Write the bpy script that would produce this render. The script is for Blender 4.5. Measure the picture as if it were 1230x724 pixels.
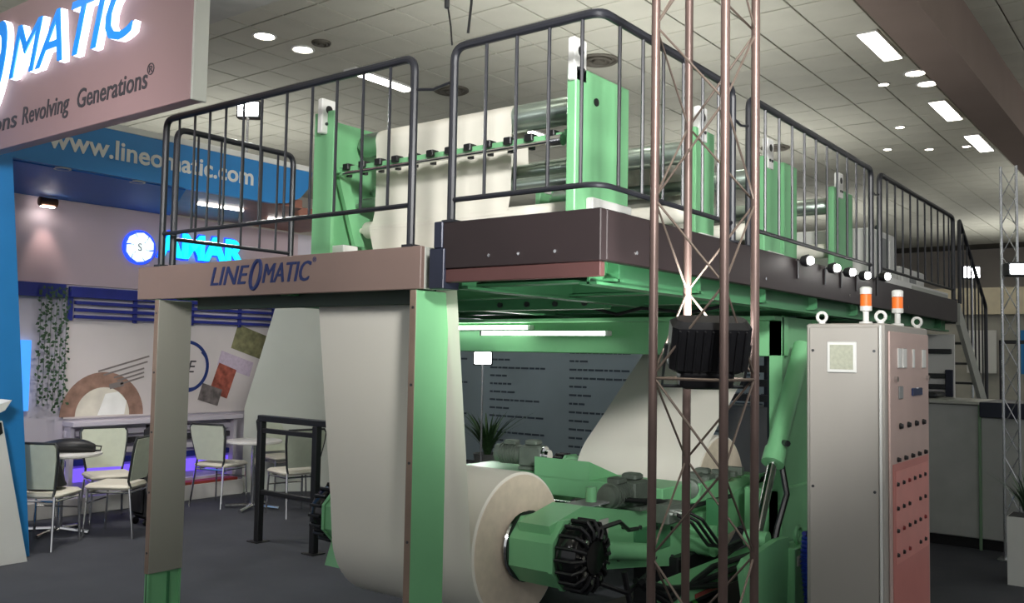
import bpy, math, random
from mathutils import Vector, Matrix
random.seed(7)
for o in list(bpy.data.objects): bpy.data.objects.remove(o)
SC = bpy.context.scene
COL = SC.collection
# ------------------------------------------------------------------ camera (calibrated from two vanishing points)
CX, CY, CAMH = 615.0, 362.0, 1.7
VY, VX = (1450.0, 440.0), (-818.0, 399.0)
_a = Vector((VY[0]-CX, VY[1]-CY)); _b = Vector((VX[0]-CX, VX[1]-CY))
F = math.sqrt(-_a.dot(_b))
_Y = Vector((_a.x, -_a.y, -F)).normalized()
_X = -Vector((_b.x, -_b.y, -F)).normalized()
_Z = _X.cross(_Y)
RW = Matrix((_X, _Y, _Z))            # camera vector -> world vector
CAMP = Vector((0, 0, CAMH))
cam_d = bpy.data.cameras.new('camera'); cam = bpy.data.objects.new('camera', cam_d); COL.objects.link(cam)
cam_d.sensor_width = 36.0; cam_d.sensor_fit = 'HORIZONTAL'; cam_d.lens = F/1230.0*36.0
cam_d.clip_start = 0.05; cam_d.clip_end = 200
cam.matrix_world = Matrix.Translation(CAMP) @ RW.to_4x4()
SC.camera = cam
# ------------------------------------------------------------------ world, exposure
world = bpy.data.worlds.new('hall_ambient'); SC.world = world; world.use_nodes = True
world.node_tree.nodes['Background'].inputs[0].default_value = (0.95, 0.97, 1.0, 1)
world.node_tree.nodes['Background'].inputs[1].default_value = 0.45
SC.view_settings.view_transform = 'Standard'; SC.view_settings.look = 'None'
SC.view_settings.gamma = 1.0; SC.view_settings.use_curve_mapping = False
SC.view_settings.exposure = 0.3
CEIL = 5.5
LAMP = 9.0      # emission of the ceiling luminaires

def at(px, py, axis, val):
    d = RW @ Vector((px-CX, -(py-CY), -F)); t = (val-CAMP[axis])/d[axis]
    return CAMP + d*t
def project(p):
    q = RW.transposed() @ (Vector(p)-CAMP)
    return (CX+F*q.x/-q.z, CY-F*q.y/-q.z, -q.z)

# ------------------------------------------------------------------ materials
def lin(c):
    return tuple(((v/255)/12.92 if v/255 <= .04045 else ((v/255+.055)/1.055)**2.4) for v in c) + (1,)
MATS = {}
def mat(name, rgb, rough=.5, metal=0.0, var=.06, scale=6.0, bump=0.0, bscale=60, emit=0, ecol=None, coat=0, trans=0, streak=False, sub=0):
    if name in MATS: return MATS[name]
    m = bpy.data.materials.new(name); m.use_nodes = True; nt = m.node_tree
    b = nt.nodes['Principled BSDF']; c = lin(rgb)
    b.inputs['Roughness'].default_value = rough; b.inputs['Metallic'].default_value = metal
    b.inputs['Coat Weight'].default_value = coat
    b.inputs['Transmission Weight'].default_value = trans
    tc = nt.nodes.new('ShaderNodeTexCoord')
    n = nt.nodes.new('ShaderNodeTexNoise'); n.inputs['Scale'].default_value = scale; n.inputs['Detail'].default_value = 4
    if streak:
        mp = nt.nodes.new('ShaderNodeMapping'); mp.inputs['Scale'].default_value = (1, 1, .12)
        nt.links.new(tc.outputs['Object'], mp.inputs[0]); nt.links.new(mp.outputs[0], n.inputs['Vector'])
    else: nt.links.new(tc.outputs['Object'], n.inputs['Vector'])
    r = nt.nodes.new('ShaderNodeValToRGB')
    r.color_ramp.elements[0].position = .3; r.color_ramp.elements[1].position = .7
    r.color_ramp.elements[0].color = tuple(max(0, v*(1-var)) for v in c[:3])+(1,)
    r.color_ramp.elements[1].color = tuple(min(1, v*(1+var)) for v in c[:3])+(1,)
    nt.links.new(n.outputs['Fac'], r.inputs[0]); nt.links.new(r.outputs[0], b.inputs['Base Color'])
    if bump:
        n2 = nt.nodes.new('ShaderNodeTexNoise'); n2.inputs['Scale'].default_value = bscale
        bp = nt.nodes.new('ShaderNodeBump'); bp.inputs['Strength'].default_value = bump; bp.inputs['Distance'].default_value = .01
        nt.links.new(tc.outputs['Object'], n2.inputs['Vector']); nt.links.new(n2.outputs['Fac'], bp.inputs['Height'])
        nt.links.new(bp.outputs[0], b.inputs['Normal'])
    if emit:
        b.inputs['Emission Color'].default_value = lin(ecol or rgb); b.inputs['Emission Strength'].default_value = emit
    MATS[name] = m; return m
GREEN = mat('machine_green', (122, 186, 134), .38, 0, .05, 3, .02, 40)
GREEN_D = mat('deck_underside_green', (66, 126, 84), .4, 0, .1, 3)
RAIL = mat('rail_paint', (36, 37, 43), .38, 0, .1, 8)
DECK = mat('deck_fascia', (38, 28, 29), .5, 0, .12, 3)
DECKL = mat('deck_lower_lip', (82, 52, 50), .5, 0, .1, 3)
NAVY = mat('navy_steel', (38, 42, 58), .4, .2, .1, 5)
HDR = mat('header_board', (130, 109, 101), .45, 0, .04, 3)
POSTG = mat('post_cladding', (150, 148, 138), .42, .05, .05, 3, streak=True)
POSTE = mat('post_edge', (132, 112, 98), .5, 0, .15, 5)
WHITE = mat('white_paint', (222, 222, 218), .45, 0, .03, 4)
PAPER = mat('paper', (226, 222, 210), .6, 0, .02, 1.5, streak=True)
PAPEND = mat('paper_roll_end', (214, 200, 180), .75, 0, .06, 20, .1, 120)
CHROME = mat('chrome', (225, 225, 225), .12, 1, .03, 5)
STEEL = mat('roller_steel', (176, 190, 180), .28, .85, .04, 4)
DSTEEL = mat('dark_steel', (70, 72, 74), .4, .7, .15, 12)
CASTG = mat('cast_grey', (112, 122, 112), .5, .4, .12, 14, .1, 40)
BLACK = mat('black_rubber', (20, 20, 23), .45, 0, .2, 20)
BLACKG = mat('black_gloss', (16, 16, 18), .15, 0, .2, 20)
BLUE = mat('booth_blue', (38, 128, 196), .4, 0, .03, 3)
DBLUE = mat('trellis_blue', (32, 42, 128), .45, 0, .08, 5)
PINKW = mat('booth_pink_wall', (196, 176, 182), .5, 0, .03, 2)
LILAC = mat('booth_lilac_wall', (202, 196, 208), .5, 0, .03, 2)
SIGNB = mat('sign_board_pink', (150, 122, 124), .45, 0, .03, 2)
SIGNE = mat('sign_end_grey', (176, 178, 170), .45, 0, .03, 3)
CABG = mat('cabinet_grey', (168, 163, 156), .42, .05, .04, 3, streak=True)
CABP = mat('cabinet_pink_panel', (206, 132, 124), .35, 0, .05, 4)
CABPL = mat('cabinet_pale_panel', (202, 176, 168), .3, 0, .04, 4)
TRUSS = mat('truss_tube', (104, 86, 80), .42, .4, .12, 6)
TRUSSW = mat('truss_brace', (128, 114, 104), .35, .5, .1, 6)
SILV = mat('silver_truss', (200, 202, 204), .25, .8, .05, 6)
CHAIRF = mat('chair_fabric', (196, 202, 184), .6, 0, .04, 14, .05, 90)
CREAM = mat('chair_cream', (222, 216, 200), .55, 0, .04, 8)
GREY = mat('mid_grey', (140, 142, 142), .5, 0, .05, 4)
ORANGE = mat('beacon_orange', (226, 110, 40), .3, 0, .05, 8, emit=.25)
BLUEH = mat('blue_hose', (24, 44, 150), .35, 0, .1, 20)
INK = mat('ink_dark', (54, 52, 58), .6, 0, .1, 10)
INKB = mat('ink_blue', (26, 42, 92), .5, 0, .08, 10)
LEAF = mat('leaf_green', (72, 108, 66), .55, 0, .35, 30)
LEAFD = mat('leaf_dark', (56, 84, 58), .55, 0, .35, 30)
BROWNP = mat('brown_panel', (150, 100, 84), .5, 0, .15, 6)
TUBE = mat('tube_glow', (255, 255, 250), .4, emit=10)
LAMPM = mat('lamp_glow', (255, 252, 240), .4, emit=LAMP)
SPOTM = mat('spot_glow', (255, 246, 228), .4, emit=22)
FLOODM = mat('flood_glow', (255, 255, 255), .4, emit=25)
BULBM = mat('bulb_glow', (255, 252, 246), .4, emit=26)
CYANM = mat('sign_cyan', (16, 132, 236), .35, emit=.3, ecol=(20, 150, 250))
SIDEM = mat('sign_letter_side', (250, 250, 246), .4, emit=1.3, ecol=(235, 240, 255))
NEONC = mat('neon_cyan', (30, 220, 255), .3, emit=1.0, ecol=(20, 215, 255))
NEONW = mat('neon_white', (235, 250, 255), .3, emit=.75)
NEONB = mat('neon_blue', (40, 80, 235), .3, emit=1.0, ecol=(30, 70, 240))
PURPLE = mat('led_purple', (140, 110, 255), .4, emit=.7, ecol=(120, 90, 255))
REDM = mat('red_mat', (160, 62, 50), .6)

# ------------------------------------------------------------------ mesh builder
def vec(*a): return Vector(a)
class MB:
    def __init__(s): s.v = []; s.f = []; s.flat = False
    def add(s, vs, fs):
        k = len(s.v); s.v += [Vector(v) for v in vs]; s.f += [tuple(i+k for i in f) for f in fs]; return s
    def box(s, x0, x1, y0, y1, z0, z1, c=0.0):
        x0, x1 = min(x0, x1), max(x0, x1); y0, y1 = min(y0, y1), max(y0, y1); z0, z1 = min(z0, z1), max(z0, z1)
        if c <= 0:
            vs = [(x, y, z) for x in (x0, x1) for y in (y0, y1) for z in (z0, z1)]
            return s.add(vs, [(0, 1, 3, 2), (4, 6, 7, 5), (0, 4, 5, 1), (2, 3, 7, 6), (0, 2, 6, 4), (1, 5, 7, 3)])
        c = min(c, (x1-x0)*.45, (y1-y0)*.45, (z1-z0)*.45)
        out = []
        def ring(ax, ay, bx, by, z): return [(ax+c, ay, z), (bx-c, ay, z), (bx, ay+c, z), (bx, by-c, z), (bx-c, by, z), (ax+c, by, z), (ax, by-c, z), (ax, ay+c, z)]
        vs = ring(x0+c, y0+c, x1-c, y1-c, z0)+ring(x0, y0, x1, y1, z0+c)+ring(x0, y0, x1, y1, z1-c)+ring(x0+c, y0+c, x1-c, y1-c, z1)
        fs = [tuple(range(7, -1, -1)), tuple(range(24, 32))]
        for k in range(3):
            for i in range(8): fs.append((k*8+i, k*8+(i+1) % 8, k*8+8+(i+1) % 8, k*8+8+i))
        return s.add(vs, fs)
    def prism(s, pts, axis, a, b):
        """outline pts in the plane normal to axis (0: (y,z), 1: (x,z), 2: (x,y)) extruded from a to b"""
        n = len(pts)
        def P(p, t): return {0: (t, p[0], p[1]), 1: (p[0], t, p[1]), 2: (p[0], p[1], t)}[axis]
        vs = [P(p, a) for p in pts]+[P(p, b) for p in pts]
        fs = [tuple(range(n)), tuple(range(2*n-1, n-1, -1))]+[(i, i+n, (i+1) % n+n, (i+1) % n) for i in range(n)]
        return s.add(vs, fs)
    def tube(s, path, r, n=8, closed=False, caps=True):
        path = [Vector(p) for p in path]; m = len(path); rs = r if isinstance(r, (list, tuple)) else [r]*m
        vs = []; up = None
        for i, p in enumerate(path):
            a = path[(i-1) % m] if (closed or i > 0) else p; b = path[(i+1) % m] if (closed or i < m-1) else p
            t = (b-a).normalized()
            if up is None:
                up = Vector((0, 0, 1)) if abs(t.z) < .9 else Vector((1, 0, 0))
            sx = t.cross(up)
            if sx.length < 1e-5: sx = t.cross(Vector((0, 1, .3)))
            sx.normalize(); sy = sx.cross(t).normalized(); up = sy
            for k in range(n):
                an = 2*math.pi*k/n; vs.append(p+sx*(math.cos(an)*rs[i])+sy*(math.sin(an)*rs[i]))
        fs = []
        for i in range(m if closed else m-1):
            j = (i+1) % m
            for k in range(n): fs.append((i*n+k, i*n+(k+1) % n, j*n+(k+1) % n, j*n+k))
        if caps and not closed: fs += [tuple(range(n-1, -1, -1)), tuple(range((m-1)*n, m*n))]
        return s.add(vs, fs)
    def cyl(s, p0, p1, r, n=16, r1=None): return s.tube([p0, p1], [r, r if r1 is None else r1], n)
    def lathe(s, prof, origin, axis='z', n=24):
        """profile of (radius, height) pairs turned about an axis through origin"""
        o = Vector(origin); vs = []; m = len(prof)
        for (r, h) in prof:
            for k in range(n):
                a = 2*math.pi*k/n; c_, s_ = math.cos(a)*r, math.sin(a)*r
                vs.append(o+{'z': Vector((c_, s_, h)), 'x': Vector((h, c_, s_)), 'y': Vector((s_, h, c_))}[axis])
        fs = [(i*n+k, i*n+(k+1) % n, (i+1)*n+(k+1) % n, (i+1)*n+k) for i in range(m-1) for k in range(n)]
        if prof[0][0] > 1e-4: fs.append(tuple(range(n-1, -1, -1)))
        if prof[-1][0] > 1e-4: fs.append(tuple(range((m-1)*n, m*n)))
        return s.add(vs, fs)
    def ball(s, c, r, n=12, m=7, sq=(1, 1, 1), jit=0):
        c = Vector(c); vs = []; fs = []
        for i in range(m+1):
            th = math.pi*i/m
            for k in range(n):
                ph = 2*math.pi*k/n; q = 1+random.uniform(-jit, jit)
                vs.append(c+Vector((math.sin(th)*math.cos(ph)*sq[0], math.sin(th)*math.sin(ph)*sq[1], math.cos(th)*sq[2]))*r*q)
        for i in range(m):
            for k in range(n): fs.append((i*n+k, (i+1)*n+k, (i+1)*n+(k+1) % n, i*n+(k+1) % n))
        return s.add(vs, fs)
    def sheet(s, rows, closed=False):
        w = len(rows[0]); vs = [p for r in rows for p in r]; fs = []
        for i in range(len(rows)-1):
            for k in range(w-1): fs.append((i*w+k, i*w+k+1, (i+1)*w+k+1, (i+1)*w+k))
        return s.add(vs, fs)
    def move(s, M):
        s.v = [M @ v for v in s.v]; return s
    def build(s, name, material, parent=None, smooth=True, ang=35, label=None, cat=None, group=None, kind=None):
        off = Vector((0, 0, 0)); p = parent
        while p is not None: off += p.location; p = p.parent
        me = bpy.data.meshes.new(name)
        me.from_pydata([tuple(v-off) for v in s.v], [], s.f)
        me.validate(); me.update()
        import bmesh
        bm = bmesh.new(); bm.from_mesh(me)
        if not s.flat: bmesh.ops.recalc_face_normals(bm, faces=bm.faces)
        bm.to_mesh(me); bm.free()
        if smooth and not s.flat:
            me.polygons.foreach_set('use_smooth', [True]*len(me.polygons)); me.set_sharp_from_angle(angle=math.radians(ang))
        me.materials.append(material)
        o = bpy.data.objects.new(name, me); COL.objects.link(o); o.parent = parent
        tag(o, label, cat, group, kind); return o
def tag(o, label=None, cat=None, group=None, kind=None):
    if label: o['label'] = label
    if cat: o['category'] = cat
    if group: o['group'] = group
    if kind: o['kind'] = kind
    return o
def thing(name, label, cat, loc, group=None):
    o = bpy.data.objects.new(name, None); COL.objects.link(o); o.location = loc; o.empty_display_size = .1
    return tag(o, label, cat, group)
def solo(name, mb, material, label, cat, group=None, base=None, **k):
    """a thing that is one mesh, its origin moved to its base"""
    n = len(mb.v); c = Vector(base) if base else Vector((sum(v.x for v in mb.v)/n, sum(v.y for v in mb.v)/n, min(v.z for v in mb.v)))
    mb.v = [v-c for v in mb.v]
    o = mb.build(name, material, None, label=label, cat=cat, group=group, **k); o.location = c; return o
def copy_tree(o, parent=None):
    c = o.copy(); COL.objects.link(c); c.parent = parent
    for ch in [x for x in bpy.data.objects if x.parent == o]: copy_tree(ch, c)
    return c
def text_mb(txt, size, M, depth=.004, shear=0, offset=0, space=1, align='LEFT', xscale=1):
    cu = bpy.data.curves.new('t', 'FONT'); cu.body = txt; cu.size = size; cu.extrude = depth; cu.shear = shear
    cu.offset = offset; cu.space_character = space; cu.align_x = align; cu.resolution_u = 3
    ob = bpy.data.objects.new('t', cu); COL.objects.link(ob)
    dg = bpy.context.evaluated_depsgraph_get(); me = bpy.data.meshes.new_from_object(ob.evaluated_get(dg))
    mb = MB(); mb.flat = True; mb.add([M @ Vector((v.co.x*xscale, v.co.y, v.co.z)) for v in me.vertices], [tuple(p.vertices) for p in me.polygons])
    bpy.data.objects.remove(ob); bpy.data.curves.remove(cu); bpy.data.meshes.remove(me); return mb
def fit_text(txt, M, x0, x1, zb, cap, depth=.003, shear=0, offset=0):
    mb = text_mb(txt, 1.0, Matrix.Identity(4), depth, shear, offset)
    ref = text_mb('I', 1.0, Matrix.Identity(4), depth, 0, offset)
    ch = max(v.y for v in ref.v); a = min(v.x for v in mb.v); b = max(v.x for v in mb.v)
    mb.v = [M @ Vector((x0+(v.x-a)*(x1-x0)/(b-a), zb+v.y*cap/ch, v.z)) for v in mb.v]; return mb
def frame_X(y):      # text on a face looking towards -Y, reading along +X
    return Matrix(((1, 0, 0, 0), (0, 0, -1, y), (0, 1, 0, 0), (0, 0, 0, 1)))
def frame_Y(x):      # text on a face looking towards +X, reading along +Y
    return Matrix(((0, 0, 1, x), (1, 0, 0, 0), (0, 1, 0, 0), (0, 0, 0, 1)))
def PXY(pts, x): return [tuple(at(p[0], p[1], 0, x).yz) for p in pts]
def arc(c, r, a0, a1, n): return [(c[0]+r*math.cos(a0+(a1-a0)*i/n), c[1]+r*math.sin(a0+(a1-a0)*i/n)) for i in range(n+1)]

# ================================================================== SETTING
X0, X1, Y0, Y1 = -18.0, 6.0, -4.0, 34.0
CARPET = mat('carpet', (66, 68, 75), .92, 0, .14, 2.2, .35, 220)
MB().box(X0, X1+12, Y0-12, Y1, -.1, 0).build('floor', CARPET, kind='structure')
CGRID = mat('ceiling_grid', (92, 90, 80), .8)
CTILE = mat('ceiling_tile', (190, 189, 174), .8, 0, .05, 2.5, .15, 30)
ceil = MB().box(X0, X1, Y0, Y1, CEIL+.02, CEIL+.12).build('ceiling', CGRID, kind='structure')
T = .6; cells = []
nx = int((X1-X0)/T); ny = int((Y1-Y0)/T)
ox, oy = -8.29-T*17, 6.44-T*23
for i in range(nx+3):
    for j in range(ny+3):
        cx, cy = ox+(i+.5)*T, oy+(j+.5)*T
        if not (X0 < cx < X1 and Y0 < cy < Y1): continue
        d = (RW.transposed() @ (Vector((cx, cy, CEIL))-CAMP))
        sc = 0
        if -d.z > .5:
            u, v, w = project((cx, cy, CEIL))
            if -30 < u < 1260 and -30 < v < 724: sc = 1/w
        cells.append((sc, cx, cy))
cells.sort(reverse=True)
tm = None
rest = MB()
for k, (sc, cx, cy) in enumerate(cells):
    if k < 300 and sc > 0:
        if tm is None:
            tm = MB().box(-T/2+.009, T/2-.009, -T/2+.009, T/2-.009, CEIL-.006, CEIL+.02, .004).build('ceiling_tile', CTILE, ceil)
            tm.location = (cx, cy, 0); continue
        o = tm.copy(); COL.objects.link(o); o.location = (cx, cy, random.uniform(-.003, .002))
    else: rest.box(cx-T/2+.009, cx+T/2-.009, cy-T/2+.009, cy+T/2-.009, CEIL-.006, CEIL+.02)
rest.build('ceiling_tile_field', CTILE, ceil, kind='stuff')
BEAMM = mat('ceiling_beam', (146, 128, 118), .7, 0, .04, 2)
MB().box(-2.39, -1.957, Y0, Y1, 4.85, CEIL).build('ceiling_beam', BEAMM, kind='structure')
zb = at(250, 30, 2, 5.15)
MB().box(X0, X1, zb.y-.75, zb.y, 5.15, CEIL).build('ceiling_beam', mat('ceiling_beam_grey', (176, 176, 168), .7), kind='structure')
HALLW = mat('hall_wall', (204, 196, 186), .7, 0, .05, 1)
MB().box(X0, X1, Y1-.2, Y1, 0, CEIL).build('wall_back', HALLW, kind='structure')
MB().box(X0, X0+.2, Y0, Y1, 0, CEIL).build('wall_left', HALLW, kind='structure')

# ceiling luminaires
def luminaire(x, y, L, lab):
    t = thing('ceiling_light', lab, 'ceiling light', (x, y, CEIL-.035), 'strip lights in the tiled ceiling')
    MB().box(x-.12, x+.12, y-L/2, y+L/2, CEIL-.035, CEIL-.004, .006).build('housing', WHITE, t)
    MB().box(x-.105, x+.105, y-L/2+.015, y+L/2-.015, CEIL-.04, CEIL-.034).build('diffuser', LAMPM, t)
for i, y in enumerate([11.2, 14.68, 17.2]):
    luminaire(-3.05, y, [1.15, 1.25, 1.4][i], ['glowing strip light beside the ceiling beam, just before the paired round downlights', 'glowing strip light beside the ceiling beam, just past the paired round downlights', 'glowing strip light beside the ceiling beam, furthest down the hall'][i])
luminaire(-9.08, 8.78, 1.18, 'glowing strip light in the ceiling above the blue exhibition booth')
for y in (7.75, 4.3, .85, -2.6): luminaire(-3.05, y, 1.2, 'glowing strip light beside the ceiling beam, overhead of the platform front')
for y in (1.9, -1.5, 12.2, 15.6): luminaire(-9.08, y, 1.2, 'glowing strip light in the ceiling over the far side aisle')
for y in (-2.6, .85, 4.3, 7.75, 11.2, 14.68): luminaire(2.95, y, 1.2, 'glowing strip light in the ceiling over the open aisle')
def downlight(px, py, r, lab, g, m=SPOTM):
    p = at(px, py, 2, CEIL-.02)
    t = thing('downlight', lab, 'ceiling light', (p.x, p.y, CEIL-.03), g)
    MB().lathe([(r*1.15, -.004), (r*1.15, -.02), (r, -.026), (r*.9, -.02), (r*.9, -.012), (0.001, -.012)], (p.x, p.y, CEIL), 'z', 20).build('trim_ring', WHITE, t)
    MB().lathe([(r*.88, -.014), (r*.8, -.022), (.001, -.025)], (p.x, p.y, CEIL), 'z', 20).build('lens', m, t)
for p in ((1099.4, 88.4), (1114, 101)): downlight(*p, .13, 'bright round downlight between two strip lights by the beam', 'paired downlights by the beam')
for p in ((317.7, 44), (363.7, 60)): downlight(*p, .13, 'bright round downlight in the ceiling above the blue booth', 'paired downlights above the booth')
for p in ((1066, 179.6), (1116, 179.6), (1161, 176), (1081, 153), (1061.6, 101.7)):
    downlight(*p, .07, 'small white downlight in the tiled ceiling beyond the platform', 'small downlights far down the ceiling')
VENT = mat('vent_grey', (92, 88, 78), .6)
for px, py, lab in ((719, 73, 'round dark ceiling diffuser above the first green side plate'), (541.8, 109, 'round dark ceiling diffuser above the paper-covered roller'), (931, 178, 'round dark ceiling diffuser above the third roller station'), (386, 52, 'small round dark ceiling diffuser beside the booth downlights')):
    p = at(px, py, 2, CEIL-.02); r = .26 if px > 400 else .12
    t = thing('ceiling_vent', lab, 'ceiling vent', (p.x, p.y, CEIL-.06), 'round ceiling diffusers')
    MB().lathe([(r, -.006), (r, -.02), (r*.92, -.035), (r*.8, -.02), (r*.8, -.008)], (p.x, p.y, CEIL), 'z', 24).build('outer_ring', VENT, t)
    MB().lathe([(r*.66, -.01), (r*.66, -.035), (r*.55, -.045), (r*.45, -.02)], (p.x, p.y, CEIL), 'z', 24).build('middle_cone', VENT, t)
    MB().lathe([(.001, -.06), (r*.3, -.05), (r*.32, -.02)], (p.x, p.y, CEIL), 'z', 20).build('inner_cone', VENT, t)

# ================================================================== PLATFORM
YF = 3.25; DT = 2.325; XR = -2.02; YE = 10.15
plat = thing('work_platform', 'long raised machine platform with dark fascia on green and grey posts', 'platform', (-3.6, 6.5, 0))
MB().box(-5.3, -4.4, YF+.12, YE, 2.14, 2.2).box(-4.4, -4.12, YF+.3, 4.29, 2.14, 2.2).build('deck_floor', DSTEEL, plat)
MB().box(-2.9, XR-.05, YF+.06, YE, 2.2, 2.3).build('deck_floor', DSTEEL, plat)
MB().box(-4.4, -2.9, 4.3, YE, 2.2, 2.3).build('deck_floor', DSTEEL, plat)
MB().box(-2.92, XR, YF, YF+.05, 2.1, DT, .004).build('front_fascia', DECK, plat)
MB().box(-2.92, XR-.004, YF+.006, YF+.045, 2.035, 2.098, .003).build('front_lip', DECKL, plat)
MB().box(XR-.05, XR, YF+.052, YE, 2.105, DT, .004).build('side_fascia', DECK, plat)
MB().box(-2.96, -2.905, YF-.01, YF+.1, 2.2, DT+.005, .004).build('corner_bracket', NAVY, plat)
MB().box(-2.985, -2.89, YF-.012, YF+.11, 2.005, 2.2, .004).build('corner_bracket', NAVY, plat)
for x in (-2.62, -2.45, -2.25):
    MB().cyl((x, YF-.006, 2.15), (x, YF+.002, 2.15), .008, 8).build('bolt', CHROME, plat)
for y in (3.55, 5.05, 6.6, 8.2): MB().cyl((XR-.002, y, 2.16), (XR+.006, y, 2.16), .009, 8).build('bolt', CHROME, plat)
# header board
h = MB().box(-5.585, -3.05, YF, YF+.03, 2.01, 2.222, .003).build('header_board', HDR, plat)
MB().box(-3.085, -3.052, YF+.031, YF+.12, 2.012, 2.22, .003).build('header_end', SIGNE, h)
MB().box(-5.58, -5.55, YF+.031, YF+.12, 2.012, 2.22, .003).build('header_end', SIGNE, h)
hx = lambda px: at(px, 335, 1, YF).x
for txt, a, b in (('LINE', hx(253), hx(299)), ('MATIC', hx(315), hx(374))):
    lm = fit_text(txt, frame_X(YF-.001), a, b-.007, 2.078, .108, .002, .28, 0)
    l2 = fit_text(txt, frame_X(YF-.0016), a+.007, b, 2.079, .108, .002, .28, 0)
    lm.add(l2.v, l2.f); lm.build('lettering', INKB, h)
oc0 = (hx(299)+hx(316))/2
MB().tube([(oc0+.042*math.cos(q)+.02*math.sin(q), YF-.001, 2.128+.082*math.sin(q)) for q in [2*math.pi*k/28 for k in range(28)]], .0125, 5, True).build('lettering_o', INKB, h)
text_mb('®', .04, frame_X(YF-.001) @ Matrix.Translation((hx(375), 2.178, 0)), .001).build('registered_mark', INKB, h)
MB().box(-5.15, -3.12, YF+.16, YF+.2, 1.945, 2.1, .004).build('header_rear_beam', mat('dark_green_beam', (34, 58, 44), .45), plat)
# posts: H beams clad on one side
def post(x, clad, name):
    y0, y1 = YF+.01, YF+.245
    p = MB().box(x-.022, x-.012, y0, y1, 0.02, 2.008)
    p.box(x-.035, x, y0, y0+.014, .02, 2.008).box(x-.035, x, y1-.014, y1, .02, 2.008)
    pp = p.build('post', GREEN, plat)
    MB().box(x-.11, x+.035, y0-.03, y1+.03, 0, .02, .004).build('base_plate', GREEN, pp)
    MB().box(x-.001, x+.006, y0-.002, y1+.002, .27 if clad is POSTG else .02, 2.006, .002).build('side_cladding', clad, pp)
    MB().box(x-.036, x+.004, y0-.006, y0-.001, .27 if clad is POSTG else .02, 2.006, .001).build('edge_strip', POSTE, pp)
    for k in range(5): MB().cyl((x-.013, y0-.01, .4+k*.38), (x-.013, y0-.004, .4+k*.38), .007, 8).build('rivet', DSTEEL, pp)
    if clad is POSTG:
        MB().box(x-.011, x-.001, y0+.14, y0+.155, .02, .26).build('stiffener', GREEN_D, pp)
    return pp
post(-5.345, POSTG, 'l'); post(-3.085, GREEN, 'r')
# steelwork under the deck
for y in (3.5, 4.32, 5.2, 6.1, 7.0, 7.9, 8.8, 9.7):
    xs = (-2.9, XR-.06) if y < 4.3 else (-5.3, XR-.06)
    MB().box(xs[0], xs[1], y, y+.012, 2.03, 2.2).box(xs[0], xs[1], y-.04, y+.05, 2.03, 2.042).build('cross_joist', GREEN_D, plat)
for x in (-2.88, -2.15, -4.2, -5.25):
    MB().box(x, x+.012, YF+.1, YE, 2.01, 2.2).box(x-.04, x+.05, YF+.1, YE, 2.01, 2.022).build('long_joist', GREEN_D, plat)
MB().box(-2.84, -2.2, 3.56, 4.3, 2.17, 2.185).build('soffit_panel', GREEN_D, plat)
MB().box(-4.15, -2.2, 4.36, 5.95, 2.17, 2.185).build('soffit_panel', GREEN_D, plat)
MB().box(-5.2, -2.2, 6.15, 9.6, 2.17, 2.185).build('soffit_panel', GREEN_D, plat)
for x0, x1 in ((-5.5, -3.3),):
    MB().box(-4.2, -2.9, 4.72, 4.8, 1.985, 2.06, .004).build('guide_beam', GREEN_D, plat)
for k in range(4): MB().cyl((-3.7+k*.22, 4.72, 2.02), (-3.7+k*.22, 4.705, 2.02), .018, 8).build('bolt', DSTEEL, plat)
MB().tube([(-3.1, 4.9, 2.0), (-2.95, 4.95, 1.96), (-2.8, 5.0, 2.0), (-2.5, 5.05, 1.97), (-2.3, 5.1, 2.01)], .012, 6).build('cable', BLACK, plat)
# gantry crossbeam and columns
MB().box(-5.3, -2.28, 6.0, 6.12, 1.715, 1.99, .006).build('gantry_beam', GREEN, plat)
MB().box(-5.3, -2.28, 5.86, 6.0, 1.955, 1.985, .003).build('gantry_shelf', GREEN, plat)
for xc, yb in ((-2.28, 6.75), (-5.32, 6.14)):
    MB().box(xc-.09, xc, 6.0, 6.03, 0, 1.99).box(xc-.09, xc, yb-.05, yb, 0, 1.99).box(xc-.055, xc-.035, 6.03, yb-.05, 0, 1.99).build('gantry_column', GREEN, plat)
for x in (-2.2, -3.2): MB().box(x-.1, x, 8.3, 8.45, 0, 2.01, .004).build('rear_post', NAVY, plat)
def tube_light(x0, x1, y, z, lab):
    t = thing('tube_light', lab, 'tube light', ((x0+x1)/2, y, z), 'tube lights under the gantry beam')
    MB().box(x0, x1, y+.016, y+.05, z-.016, z+.022, .004).build('batten', WHITE, t)
    MB().cyl((x0+.02, y, z), (x1-.02, y, z), .015, 10).build('tube', TUBE, t)
    for x in (x0, x1-.02): MB().box(x, x+.02, y-.018, y+.018, z-.018, z+.02).build('end_cap', WHITE, t)
a = at(505, 391, 1, 5.94); b = at(637, 391, 1, 5.94); tube_light(a.x, b.x, 5.945, 1.915, 'lit tube light under the gantry, end hidden by green post')
a = at(578, 398, 1, 5.84); b = at(731, 397, 1, 5.84); tube_light(a.x, b.x, 5.84, 1.865, 'longer lit tube light hanging clear under the green gantry')

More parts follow.
